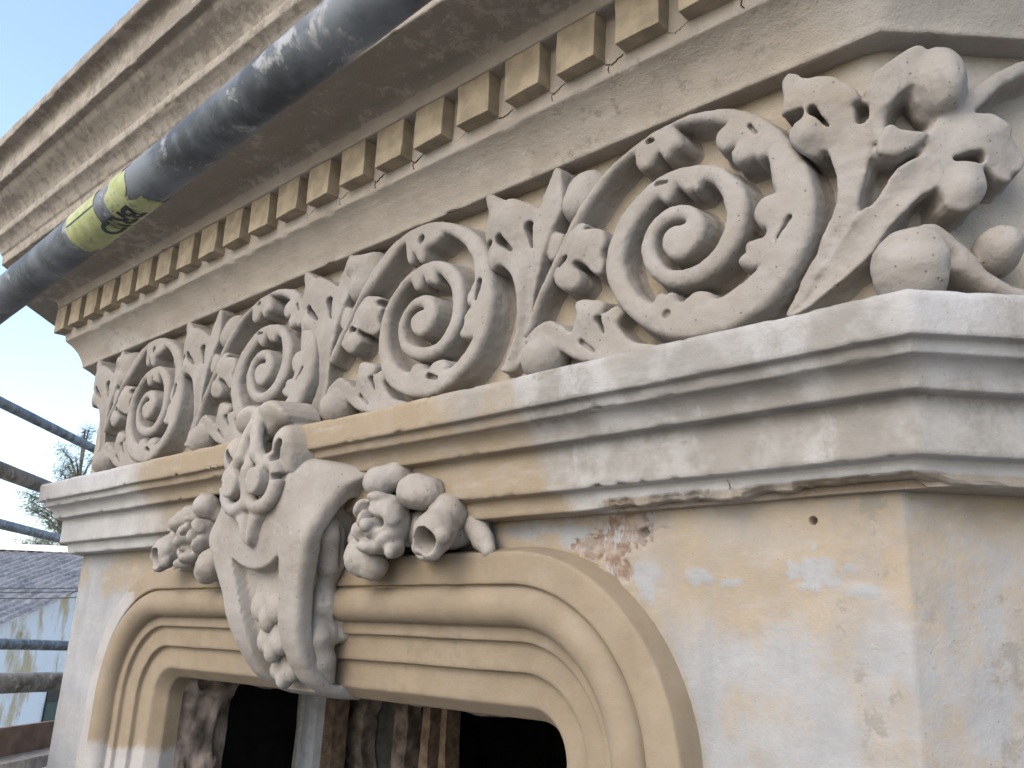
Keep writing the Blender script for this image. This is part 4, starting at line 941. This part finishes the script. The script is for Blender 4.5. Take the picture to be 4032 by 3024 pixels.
def kmesh(name, sc, seed=0, amp=0.0012):
    sc.rough(amp, 24, seed); sc.rough(amp * 0.6, 70, seed + 3); V, Fc = sc.mesh()
    V = np.stack([V[:, 0], -V[:, 1], V[:, 2]], 1) * S
    return mesh_from(name, V, outward(V, Fc), True, MAT['kcast'])
def kput(name, me, parent, mirror=False):
    o = part(name, me, parent)
    o.location += Vector((KX * S, 1.0 * S, H0))
    if mirror: o.scale = (-1, 1, 1)
    return o
sc = Sculpt((-0.335, -0.07, -0.128), (0.335, 0.185, 0.355), 0.0032)
sl, (X, Pp, Z) = sc.sub((-9, -9, -9), (9, 9, 9))
ax = np.abs(X)
zl = sc.ax[2]; pf = hermite(zl, ZK, PK)[None, None, :] + 0 * Z; wk = hermite(zl, ZK, WK)[None, None, :] + 0 * Z
wk2 = wk
pf2 = pf - 0.50 * np.maximum(0, ax - 0.105) * sst(Z, 0.15, 0.24) - 0.06 * sst(Z - 0.30 + 0.10 * ax, 0, 0.05)
bib = 0.104 + 0.022 * (ax / 0.075) ** 2
chan = sst(-(ax - np.interp(Z, (-0.1, -0.05, 0.0, 0.12), (0.046, 0.049, 0.053, 0.076))), -0.004, 0.004) * sst(-(Z - bib), -0.003, 0.003) * sst(Z, -0.104, -0.092)
pf2 = pf2 - 0.026 * chan
d = smax(ax - wk2, Pp - pf2, 0.016)
d = smax(d, Z - (0.335 - 0.19 * np.maximum(0, ax - 0.02)), 0.01)
d = smax(d, -0.114 - Z, 0.01)
sc.put(sl, d, 0.0)
rec = smax(smax((np.minimum(wk, 0.185) - 0.026) - ax, Pp - (pf2 - 0.034), 0.014), smax(smax(Z - (0.232 - 0.5 * np.maximum(0, ax - 0.19)), -0.088 - Z, 0.02), -0.12 - Pp, 0.004), 0.010)   # sunk side panels
sc.cut(sl, rec, 0.006)
# hollow groove that separates ribs from the bib
keystone = kput('keystone', kmesh('keystone', sc, 31), building)
keystone['label'] = 'pale scrolled console keystone with two ribs above the window head'

def husk(zc, size, seed):
    pcz = float(np.interp(zc, ZK, PK)) - 0.037
    sc = Sculpt((-0.07, pcz - 0.03, zc - size * 1.5), (0.07, pcz + 0.05, zc + size * 1.3), 0.0026)
    sc.ell((0, pcz, zc + size * 0.15), (size * 0.95, 0.022, size * 0.95), 0.006)
    for sx in (-1, 1): sc.ell((sx * size * 0.42, pcz + 0.004, zc - size * 0.35), (size * 0.50, 0.020, size * 0.48), 0.008)
    sc.ell((0, pcz + 0.006, zc - size * 0.70), (size * 0.30, 0.018, size * 0.42), 0.006)
    for sx in (-1, 1): sc.dig((sx * size * 0.40, pcz + 0.024, zc - size * 0.95), (sx * size * 0.30, pcz + 0.03, zc - size * 0.65), 0.008, 0.004, 0.004)
    sc.dig((0, pcz + 0.030, zc + size * 0.75), (0, pcz + 0.030, zc + size * 0.55), 0.006, 0.004, 0.004)
    return kput('husk', kmesh('husk', sc, seed), keystone)
husk(0.062, 0.058, 1); husk(0.000, 0.050, 2); husk(-0.052, 0.043, 3)

# lily and scroll ornament on the brow of the keystone
sc = Sculpt((-0.135, 0.085, 0.135), (0.135, 0.215, 0.425), 0.0026)
def circ(cx, cz, r, n=24): return [(cx + r * math.cos(t), cz + r * math.sin(t)) for t in np.linspace(0, 2 * math.pi, n, endpoint=False)]
for sx in (-1, 1):
    m = lambda pts: [(sx * a, b) for a, b in pts]
    sc.poly(m([(0.045, 0.300), (0.055, 0.345), (0.078, 0.362), (0.104, 0.350), (0.116, 0.315), (0.112, 0.280), (0.100, 0.258), (0.086, 0.256), (0.084, 0.272), (0.064, 0.285)]), lambda U, Wz: 0.150 + gbump(U, Wz, [((sx * 0.085, 0.325), 0.035, 0.020)]), k=0.012, flare=0.25)
    arc = [(sx * 0.040 + 0.045 * math.cos(t) * sx, 0.258 + 0.045 * math.sin(t)) for t in np.linspace(1.1, -3.6, 16)]
    sc.chain([(a, 0.156 + 0.004 * i / 15, b, 0.015 - 0.004 * i / 15) for i, (a, b) in enumerate(arc)], 0.005)
    sc.poly(circ(sx * 0.040, 0.258, 0.025), 0.184, k=0.006, flare=0.05)
    sc.chain([(sx * 0.004, 0.158, 0.395, 0.010), (sx * 0.014, 0.168, 0.350, 0.012), (sx * 0.026, 0.168, 0.310, 0.014), (sx * 0.052, 0.164, 0.286, 0.013)], 0.006)
    sc.poly(m([(0.000, 0.400), (0.030, 0.412), (0.062, 0.404), (0.088, 0.382), (0.082, 0.366), (0.052, 0.366), (0.026, 0.352), (0.000, 0.345)]), lambda U, Wz: 0.150 + 0.022 * sst(Wz, 0.35, 0.40), k=0.012, flare=0.15)
    sc.poly(m([(0.0, 0.230), (0.048, 0.222), (0.044, 0.200), (0.022, 0.182), (0.010, 0.155), (0.0, 0.148)]), lambda U, Wz: 0.163 - 0.006 * np.exp(-(U / 0.008) ** 2), k=0.010, flare=0.3)
    sc.drill((sx * 0.076, 0.300), (sx * 0.090, 0.322), 0.009, 0.136, 0.004)
    sc.drill((sx * 0.084, 0.262), (sx * 0.104, 0.266), 0.005, 0.140, 0.004)
    sc.dig((sx * 0.012, 0.186, 0.372), (sx * 0.020, 0.186, 0.345), 0.008, 0.010, 0.004)
sc.chain([(0, 0.150, 0.34, 0.012), (0, 0.165, 0.28, 0.014), (0, 0.160, 0.22, 0.012)], 0.008)
lily = kput('lily_ornament', kmesh('lily_ornament', sc, 35), keystone)
lily['label'] = 'lily shaped carving with two round eyes on the keystone brow'

# acanthus leaf in each sunk side panel
sc = Sculpt((0.040, -0.055, -0.115), (0.215, 0.130, 0.245), 0.0028)
sc.chain([(0.150, 0.098, 0.212, 0.012), (0.142, 0.078, 0.170, 0.028), (0.128, 0.058, 0.122, 0.026), (0.112, 0.046, 0.085, 0.015)], 0.010)
sc.chain([(0.110, 0.058, 0.092, 0.014), (0.108, 0.048, 0.055, 0.026), (0.112, 0.022, 0.042, 0.026), (0.118, 0.000, 0.056, 0.018)], 0.010)
sc.chain([(0.100, 0.060, 0.035, 0.012), (0.096, 0.046, -0.004, 0.025), (0.090, 0.026, -0.045, 0.022), (0.084, 0.006, -0.078, 0.013)], 0.010)
sc.chain([(0.104, 0.016, 0.002, 0.020), (0.108, -0.004, 0.006, 0.017), (0.100, -0.018, -0.012, 0.012)], 0.010)
sc.dig((0.134, 0.028, 0.030), (0.126, 0.016, -0.010), 0.012, 0.007, 0.004)
sc.dig((0.138, 0.070, 0.088), (0.132, 0.062, 0.055), 0.010, 0.005, 0.004)
sc.dig((0.170, 0.064, 0.178), (0.154, 0.050, 0.118), 0.008, 0.006, 0.006)
sleaf = kmesh('side_leaf', sc, 36)
kput('side_leaf', sleaf, keystone); kput('side_leaf', sleaf, keystone, True)

# flowers that hang on both sides of the keystone
def rose():
    c = np.array((0.305, 0.084, 0.178)); rr = random.Random(9)
    sc = Sculpt(c - (0.085, 0.07, 0.085), c + (0.085, 0.085, 0.085), 0.0023)
    sc.ell(c, (0.049, 0.042, 0.050), 0.006)
    for k in range(6):                                  # petals with turned-out lips
        t = k * 2 * math.pi / 6 + 0.3 + rr.uniform(-0.18, 0.18); dr = np.array((math.cos(t), 0, math.sin(t))); w = rr.uniform(0.8, 1.25)
        sc.ell(c + dr * 0.040 + (0, 0.018 + rr.uniform(-0.006, 0.008), 0), (0.013 * w, 0.020, 0.023 * w), 0.004, t)
    h = c + (-0.004, 0.044, 0.000)
    sl_, X_ = sc.sub(h - 0.05, h + 0.05)
    rad_ = np.sqrt((X_[0] - h[0]) ** 2 + (X_[1] - h[1]) ** 2 + (X_[2] - h[2]) ** 2); th_ = np.arctan2(X_[2] - h[2], X_[0] - h[0])
    sc.cut(sl_, rad_ - (0.034 + 0.004 * np.cos(6 * th_ + 1.0) + 0.003 * np.cos(3 * th_)), 0.004)
    for k in range(3):                                  # inner petals
        t = k * 2.1 + 0.9; dr = np.array((math.cos(t), 0, math.sin(t)))
        sc.ell(c + dr * 0.020 + (0, 0.022, 0), (0.009, 0.020, 0.017), 0.003, t)
    sc.chain([tuple(c + (0.004, 0.01, -0.002)) + (0.013,), tuple(c + (0.008, 0.044, -0.008)) + (0.011,)], 0.003)
    sc.chain([tuple(c + (0.030, 0.0, -0.040)) + (0.016,), tuple(c + (0.044, 0.02, -0.050)) + (0.009,)], 0.006)
    return kmesh('rose', sc, 41, 0.0024)
def bud_side():
    sc = Sculpt((0.315, 0.02, 0.172), (0.462, 0.145, 0.272), 0.0026)
    sc.ell((0.378, 0.070, 0.226), (0.046, 0.038, 0.027), 0.006); sc.ell((0.394, 0.078, 0.216), (0.032, 0.034, 0.022), 0.004)
    sc.cap((0.345, 0.06, 0.236), (0.37, 0.075, 0.23), 0.018, 0.028, 0.008)
    sc.dig((0.36, 0.122, 0.206), (0.43, 0.122, 0.222), 0.006, 0.006, 0.006)
    return kmesh('flower_bud', sc, 42, 0.0036)
def tulip():
    sc = Sculpt((0.375, 0.0, 0.082), (0.520, 0.155, 0.225), 0.0026)
    sc.chain([(0.424, 0.040, 0.208, 0.024), (0.428, 0.056, 0.190, 0.031), (0.430, 0.070, 0.176, 0.026), (0.433, 0.084, 0.160, 0.032), (0.436, 0.094, 0.148, 0.030)], 0.006)
    for t in range(5):
        a = t * 2 * math.pi / 5
        sc.ell((0.436 + 0.026 * math.cos(a), 0.098, 0.148 + 0.024 * math.sin(a)), (0.014, 0.014, 0.013), 0.003)
    sc.dig((0.440, 0.130, 0.134), (0.434, 0.082, 0.156), 0.025, 0.015, 0.003)
    return kmesh('tulip', sc, 43, 0.0028)
def leaf(name, chains, box, digs=(), seed=0):
    sc = Sculpt(box[0], box[1], 0.0026)
    for c in chains: sc.chain(c, 0.008)
    for a, b, ra, rb in digs: sc.dig(a, b, ra, rb, 0.005)
    return kmesh(name, sc, seed, 0.0028)
fl_meshes = [('rose', rose()), ('flower_bud', bud_side()), ('tulip', tulip()),
    ('leaf', leaf('leaf', [[(0.262, 0.055, 0.222, 0.014), (0.288, 0.088, 0.246, 0.026), (0.318, 0.070, 0.262, 0.022), (0.335, 0.050, 0.250, 0.016)]], ((0.235, 0.02, 0.19), (0.36, 0.13, 0.30)), [((0.28, 0.12, 0.215), (0.31, 0.115, 0.225), 0.012, 0.010)], 44)),
    ('leaf', leaf('leaf', [[(0.440, 0.010, 0.196, 0.014), (0.458, 0.022, 0.172, 0.021), (0.478, 0.026, 0.150, 0.017), (0.494, 0.030, 0.134, 0.012)]], ((0.42, -0.02, 0.10), (0.53, 0.08, 0.22)), [((0.470, 0.056, 0.172), (0.500, 0.052, 0.138), 0.006, 0.004)], 45)),
    ('leaf', leaf('leaf', [[(0.215, 0.060, 0.150, 0.020), (0.250, 0.078, 0.125, 0.032), (0.272, 0.076, 0.112, 0.026)], [(0.20, 0.05, 0.16, 0.022), (0.30, 0.04, 0.18, 0.03), (0.36, 0.03, 0.17, 0.035), (0.42, 0.025, 0.17, 0.03)]], ((0.165, -0.02, 0.07), (0.46, 0.13, 0.23)), [((0.24, 0.118, 0.14), (0.28, 0.114, 0.135), 0.007, 0.004)], 46)),
    ('flower_bud', leaf('flower_bud', [[(0.382, 0.050, 0.142, 0.020), (0.392, 0.066, 0.132, 0.017)]], ((0.35, 0.0, 0.10), (0.43, 0.10, 0.175)), [((0.396, 0.09, 0.128), (0.393, 0.07, 0.13), 0.010, 0.006)], 47))]
for nm, me in fl_meshes:
    kput(nm, me, keystone); kput(nm, me, keystone, True)

# ------------------------------------------------------------------ scaffolding
def at(P): return (P[0], P[1], P[2] + H0)
def tube(a, b, r, mat, label, ea=0.0, eb=0.0, name='scaffold_tube', rings=60, seg=40):
    a = np.array(a, float); b = np.array(b, float); d = (b - a) / np.linalg.norm(b - a)
    a = a - d * ea; b = b + d * eb
    o = obj(name, tube_mesh(name, (0, 0, 0), tuple(b - a), r, seg, rings, 0.0006, MAT[mat]), None, at(a))
    tag(o, label, 'tube', 'scaffold tubes'); return o
TA = np.array((-1.288, 0.332, 0.415)); TB = np.array((-0.478, 0.332, 0.472)); TRAD = 0.02415
td = (TB - TA) / np.linalg.norm(TB - TA)
front = tube(TA, TB, TRAD, 'tube', 'dark galvanised scaffold tube with yellow label, close in front of the cornice', 1.4, 1.6, rings=160, seg=64)

# worn yellow label wrapped round the near tube
tu = np.cross(td, (0, 0, 1)); tu /= np.linalg.norm(tu); tw = np.cross(tu, td)
fo = np.array(front.location) - np.array((0, 0, H0))
def on_tube(s, ang, r): return TA + td * s + r * (math.cos(ang) * tu + math.sin(ang) * tw) - fo
def ray_dir(u, v):
    c = np.array([(u - 2016) / 3461.7, (v - 1512) / 3461.7, 1.0])
    return c[0] * np.array(R_) - c[1] * np.array(U_) - c[2] * np.array(B_)
LABEL_S0, LABEL_S1 = 0.283, 0.432
t = NT('yellow_label'); n = t.noise(60, 6, 0.7); k = t.noise(140, 4)
c = t.mix(t.ramp(n, 0.35, 0.65), (0.25, 0.275, 0.10), (0.33, 0.345, 0.19)); c = t.mix(t.math('MULTIPLY', t.ramp(k, 0.58, 0.66), 0.8), c, (0.16, 0.17, 0.15)); t.color(c); t.rough(0.6)
MAT['label'] = t.m; MAT['ink'] = plain('label_ink', (0.025, 0.03, 0.03), 0.6, 0, 60, 0.3)
def label_patch(s0, s1, a0, a1, seed, tear):
    ns, na = 60, 90
    ss = np.linspace(s0, s1, ns); aa = np.linspace(a0, a1, na)
    V = np.array([[on_tube(s, a, TRAD + 0.0007) for a in aa] for s in ss]).reshape(-1, 3)
    Fc = grid_faces(ns, na)
    g = np.stack(np.meshgrid(ss, aa, indexing='ij'), -1).reshape(-1, 2)
    q = np.stack([g[:, 0] * 1.0, g[:, 1] * TRAD, 0 * g[:, 0]], 1)
    nz = fbm(q, 90, 4, seed)
    edge = np.minimum(np.minimum(g[:, 0] - s0, s1 - g[:, 0]) / 0.010, 1) * 0.6
    keep = (nz + edge > tear)
    Fc = Fc[keep[Fc].all(1)]
    return mesh_from('label', V, Fc, True, MAT['label'])
def tchild(name, me):
    o = bpy.data.objects.new(name, me); col.objects.link(o); o.parent = front; return o
tchild('label', label_patch(LABEL_S0, 0.356, -0.2, 2 * math.pi - 0.3, 3, -0.12))
tchild('label', label_patch(0.382, LABEL_S1, -1.25, 2.6, 6, -0.02))
tchild('label', label_patch(0.350, LABEL_S1 + 0.012, -3.0, -1.20, 9, -0.05))
cu = bpy.data.curves.new('lettering', 'FONT'); cu.body = 'BRID'; cu.size = 0.034; cu.align_x = 'CENTER'; cu.space_character = 0.95; cu.offset = 0.0011
tmp = bpy.data.objects.new('tmp', cu); col.objects.link(tmp)
dg = bpy.context.evaluated_depsgraph_get(); me0 = tmp.evaluated_get(dg).to_mesh()
bm = bmesh.new(); bm.from_mesh(me0); tmp.to_mesh_clear()
bmesh.ops.triangulate(bm, faces=list(bm.faces)); bmesh.ops.subdivide_edges(bm, edges=list(bm.edges), cuts=2)
LET_A = -1.62
for v in bm.verts:
    s = 0.378 - v.co.x * 1.0; a = LET_A - (v.co.y - 0.012) * 0.95 / TRAD
    v.co = Vector(on_tube(s, a, TRAD + 0.0013))
met = bpy.data.meshes.new('lettering'); bm.to_mesh(met); bm.free(); met.materials.append(MAT['ink'])
bpy.data.objects.remove(tmp); tchild('lettering', met)

def rp(u, v, d): return ray_dir(u, v) * d
tube(rp(0, 1583, 3.98), rp(331, 1748, 4.9), 0.02415, 'tube2', 'thin blue grey scaffold rail, highest at the left against the white sky', 0.8, 1.0)
tube(rp(0, 1850, 3.0), rp(178, 1918, 3.4), 0.0275, 'tube3', 'thick mud splashed scaffold rail ending behind the corner of the architrave', 0.6, 0.25)
tube(rp(0, 2063, 4.2), rp(235, 2121, 5.3), 0.02415, 'tube2', 'thin grey scaffold rail crossing in front of the feathery tree', 0.8, 1.0)
tube(rp(0, 2535, 3.9), rp(266, 2543, 4.5), 0.02415, 'tube2', 'level grey scaffold rail in front of the stained white house wall', 0.8, 1.0)
tube(rp(0, 2690, 3.0), rp(237, 2684, 3.3), 0.0345, 'tube3', 'thickest scaffold rail, dusty, just above the brown board', 0.6, 0.10)
up = rp(-6, 1540, 3.85)
tube((up[0], up[1], up[2] - 4), (up[0], up[1], up[2] + 0.06), 0.02415, 'tube2', 'upright scaffold post at the left picture edge, only its top showing', 0, 0)
# toe board and working platform
def slab(name, a, b, c, th, mat, label, cat):
    """plank: a-b long edge, c third corner of the face, th thickness"""
    a, b, c = [np.array(x, float) for x in (a, b, c)]
    e1 = b - a; e2 = c - a; nn_ = np.cross(e1, e2); nn_ /= np.linalg.norm(nn_); nn_ *= th
    bm = bmesh.new()
    vs = [bm.verts.new(p - a) for p in (a, b, b + e2, a + e2, a + nn_, b + nn_, b + e2 + nn_, a + e2 + nn_)]
    for f in ((0, 1, 2, 3), (7, 6, 5, 4), (0, 4, 5, 1), (1, 5, 6, 2), (2, 6, 7, 3), (3, 7, 4, 0)): bm.faces.new([vs[i] for i in f])
    bmesh.ops.recalc_face_normals(bm, faces=list(bm.faces))
    bmesh.ops.bevel(bm, geom=list(bm.edges), offset=0.003, segments=2, affect='EDGES')
    bmesh.ops.subdivide_edges(bm, edges=[e for e in bm.edges if e.calc_length() > 0.2], cuts=10)
    me = bpy.data.meshes.new(name); bm.to_mesh(me); bm.free(); me.materials.append(MAT[mat])
    return tag(obj(name, me, None, at(a)), label, cat)
A = rp(0, 2869, 3.0); Bp = rp(211, 2840, 3.32); dd = (Bp - A); A2 = A - dd * 2.2; B2 = Bp + dd * 0.25
slab('toe_board', A2, B2, A2 + np.array((0, 0, -0.098)), 0.022, 'brown', 'brown timber toe board standing on edge at the lower left', 'board')
hz = -0.10 + A2[2]
side = np.array((dd[1], -dd[0], 0)); side = side / np.linalg.norm(side)
if side @ np.array((1, 0, 0)) < 0: side = -side
pa, pb = A2.copy(), B2.copy(); pa[2] = pb[2] = hz
slab('scaffold_plank', pa, pb, pa + side * 0.105, -0.04 if np.cross(pb - pa, side)[2] > 0 else 0.04, 'dust', 'dusty grey scaffold plank lying below the brown toe board', 'plank')

# ------------------------------------------------------------------ neighbouring house, tree, wires, ground
e1 = np.array((R_[0], R_[1], 0)); e1 /= np.linalg.norm(e1)          # along the ridge
e2 = np.array((e1[1], -e1[0], 0))                                   # down the slope, towards the street
apex = rp(590, 2195, 22.0)
PITCH = 0.285; RUN = 8.0; LEN = 26.0
def hp(a, t, z=0.0): return apex - e1 * a + e2 * t + np.array((0, 0, -PITCH * t + z))
house = empty('house', at(apex + np.array((0, 0, -apex[2] - H0))))
tag(house, 'low house with grey tiled roof and stained white wall beyond the scaffold', 'house')
def hpart(name, V, Fc, mat, smooth=False):
    V = np.asarray(V) + np.array((0, 0, H0)) - np.array(house.location)
    o = bpy.data.objects.new(name, mesh_from(name, V, Fc, smooth, MAT[mat])); col.objects.link(o); o.parent = house; return o
na = 760; nt = 46
aa = np.linspace(-0.15, LEN, na); tt = np.linspace(0, RUN, nt)
AA, TT = np.meshgrid(aa, tt, indexing='ij')
rol = 0.055 * np.abs(np.sin(AA * math.pi / 0.24)) + 0.018 * ((TT * 2.6) % 1.0)
q = np.stack([AA.ravel(), TT.ravel(), 0 * AA.ravel()], 1)
rol = rol.ravel() + 0.05 * fbm(q, 0.6, 2, 101) + 0.02 * fbm(q, 3.0, 2, 102)
V = np.array(apex) - AA.reshape(-1, 1) * e1 + TT.reshape(-1, 1) * e2 + np.stack([0 * rol, 0 * rol, -PITCH * TT.ravel() + rol], 1)
hpart('roof_tiles', V, grid_faces(na, nt), 'rooftile', True)['kind'] = 'stuff'
# ridge roll
an = np.linspace(0, math.pi, 9); rr_ = np.linspace(-0.3, LEN, 60)
V = np.array([apex - e1 * r + e2 * 0.20 * math.cos(x) + np.array((0, 0, 0.02 + 0.17 * math.sin(x))) for r in rr_ for x in an])
hpart('ridge', V, grid_faces(60, 9), 'chip', True)
zb = -H0 - apex[2]
V = np.array([hp(0.05, 0, -0.06), hp(0.05, RUN, -0.06), apex - e1 * 0.05 + e2 * RUN + np.array((0, 0, zb)), apex - e1 * 0.05 + np.array((0, 0, zb)),
              apex - e1 * 0.05 - e2 * 4.0 + np.array((0, 0, zb)), apex - e1 * 0.05 - e2 * 4.0 + np.array((0, 0, -PITCH * 4.0 - 0.06)),
              apex - e1 * LEN + e2 * RUN + np.array((0, 0, zb)), hp(LEN, RUN, -0.06)])
bmw = bmesh.new(); vv = [bmw.verts.new(v + np.array((0, 0, H0)) - np.array(house.location)) for v in V]
bmw.faces.new([vv[i] for i in (0, 1, 2, 3)]); bmw.faces.new([vv[i] for i in (0, 3, 4, 5)]); bmw.faces.new([vv[i] for i in (1, 7, 6, 2)])
me = bpy.data.meshes.new('gable_wall'); bmw.to_mesh(me); bmw.free(); me.materials.append(MAT['stained'])
o = bpy.data.objects.new('wall', me); col.objects.link(o); o.parent = house
# back slope
V = np.array([apex + e1 * 0.15, apex - e1 * LEN, apex - e1 * LEN - e2 * 4 + np.array((0, 0, -PITCH * 4)), apex + e1 * 0.15 - e2 * 4 + np.array((0, 0, -PITCH * 4))])
hpart('back_roof', V, np.array([[0, 1, 2, 3]]), 'rooftile')
# window on the gable wall: find it on the wall plane
def gable(u, v, off=0.02):
    r = ray_dir(u, v); d0 = ((apex - e1 * 0.05) @ e1 + off) / (r @ e1); return r * d0
w0, w1, w2, w3 = gable(188, 2724), gable(236, 2722), gable(236, 2842), gable(176, 2842)
up_ = np.array((0, 0, 1.0)); hdir = e2
def gwin(name, ta, tb_, za, zb_, off, mat):
    base = apex - e1 * 0.05 + e1 * off
    P = [base + e2 * t_ + np.array((0, 0, z_ - apex[2])) for t_, z_ in ((ta, za), (tb_, za), (tb_, zb_), (ta, zb_))]
    Q_ = [p - e1 * 0.03 for p in P]
    return hpart(name, np.array(P + Q_), np.array([[0, 1, 2, 3], [4, 7, 6, 5], [0, 4, 5, 1], [1, 5, 6, 2], [2, 6, 7, 3], [3, 7, 4, 0]]), mat)
tw_a = (w1 - apex) @ e2; tw_b = (w0 - apex) @ e2; zt_ = w0[2]; zl_ = w3[2]
gwin('window', tw_a - 1.2, tw_b, zl_, zt_, 0.03, 'glass')
gwin('shutter', tw_a - 1.2, tw_b + 0.02, zl_, zt_ - 0.36 * (zt_ - zl_), 0.06, 'shutter')

# feathery casuarina behind the house
tree = empty('casuarina_tree', (0, 0, 0))
tb0 = rp(330, 2230, 30.0); tree.location = (tb0[0], tb0[1], 0)
tag(tree, 'feathery dark green tree behind the house, seen between the rails', 'tree')
rt = random.Random(12)
Vt, Ft = [], []; Vl, Fl = [], []
def limb(a, b, ra, rb):
    a = np.array(a, float); b = np.array(b, float); d = b - a; L = np.linalg.norm(d); d /= L
    u = np.cross(d, (0.3, 0.5, 0.8)); u /= np.linalg.norm(u); w = np.cross(d, u); o_ = len(Vt)
    for p, r in ((a, ra), (b, rb)):
        for k in range(6): Vt.append(p + r * (math.cos(k * 1.047) * u + math.sin(k * 1.047) * w))
    for k in range(6): Ft.append((o_ + k, o_ + (k + 1) % 6, o_ + 6 + (k + 1) % 6, o_ + 6 + k))
def tuft(p, s, n):
    for _ in range(n):
        c = p + np.array((rt.gauss(0, s), rt.gauss(0, s), rt.gauss(0, s * 0.8)))
        d = np.array((rt.gauss(0, 1), rt.gauss(0, 1), rt.gauss(-0.4, 0.7))); d /= np.linalg.norm(d)
        L = rt.uniform(0.10, 0.24); w = np.cross(d, (rt.random(), rt.random(), rt.random() + 0.1)); w = w / np.linalg.norm(w) * 0.011
        o_ = len(Vl); Vl.extend([c - w, c + w, c + d * L + w * 0.3, c + d * L - w * 0.3]); Fl.append((o_, o_ + 1, o_ + 2, o_ + 3))
top = rp(335, 1690, 30.0)
base = np.array((tb0[0], tb0[1], -H0))
limb(base, base + (top - base) * 0.6, 0.26, 0.15); limb(base + (top - base) * 0.6, top, 0.15, 0.03)
tips = [(240, 1765), (262, 1830), (300, 1800), (320, 1730), (350, 1690), (255, 1880), (300, 1880), (330, 1860), (235, 1850), (290, 1930),
        (92, 1935), (125, 1980), (160, 2010), (180, 2050), (210, 2060), (235, 2070), (150, 1960), (200, 2010), (225, 2100), (110, 2000),
        (90, 2140), (130, 2130), (170, 2150), (205, 2140), (240, 2160), (260, 2120), (75, 2165), (120, 2165), (150, 2110), (280, 2080), (300, 2120), (320, 2000), (350, 1930), (370, 1800), (380, 1990), (360, 2090)]
for (u, v) in tips:
    p = rp(u, v, 30.0 + rt.uniform(-1.4, 1.4))
    zz = min(max((p[2] + H0) / (top[2] + H0) - 0.10, 0.4), 0.93)
    o0 = base + (top - base) * zz
    mid = (o0 + p) / 2 + np.array((0, 0, 0.25))
    limb(o0, mid, 0.05, 0.035); limb(mid, p, 0.035, 0.012)
    for k in range(6):
        f = 0.45 + 0.11 * k; c = mid + (p - mid) * f if f < 1 else p
        tuft(c, 0.15, 26)
    tuft(p, 0.18, 45)
def tchild2(name, V, Fc, mat):
    o = bpy.data.objects.new(name, mesh_from(name, np.array(V) + np.array((0, 0, H0)) - np.array(tree.location), np.array(Fc), False, MAT[mat])); col.objects.link(o); o.parent = tree
tchild2('trunk', Vt, Ft, 'bark'); tchild2('crown', Vl, Fl, 'leaf')

# three overhead wires in front of the roof
for k, (va, vb, lab) in enumerate(((2306, 2311, 'highest of three thin wires crossing in front of the tiled roof'), (2327, 2322, 'middle one of three thin wires crossing in front of the tiled roof'), (2352, 2345, 'lowest of three thin wires crossing in front of the tiled roof'))):
    a = rp(-300, va - 4, 10.0); b = rp(480, vb, 10.5)
    pts = [a + (b - a) * s + np.array((0, 0, -0.03 * math.sin(math.pi * s))) for s in np.linspace(0, 1, 24)]
    V = np.array([p + 0.006 * np.array((0.4 * math.cos(x), 0.6 * math.cos(x), math.sin(x))) for p in pts for x in np.linspace(0, 2 * math.pi, 6, endpoint=False)])
    o = obj('overhead_wire', mesh_from('overhead_wire', V - pts[0], grid_faces(24, 6, True), True, MAT['wire']), None, at(pts[0]))
    tag(o, lab, 'wire', 'overhead wires')

n = 40
g = np.linspace(-1, 1, n); g = np.sign(g) * np.abs(g) ** 2.2 * 900
GX, GY = np.meshgrid(g, g, indexing='ij')
V = np.stack([GX.ravel(), GY.ravel(), 0 * GX.ravel()], 1)
tag(obj('ground', mesh_from('ground', V, grid_faces(n, n), True, MAT['ground'])), 'pale paved ground far below the scaffold', None, None, 'structure')
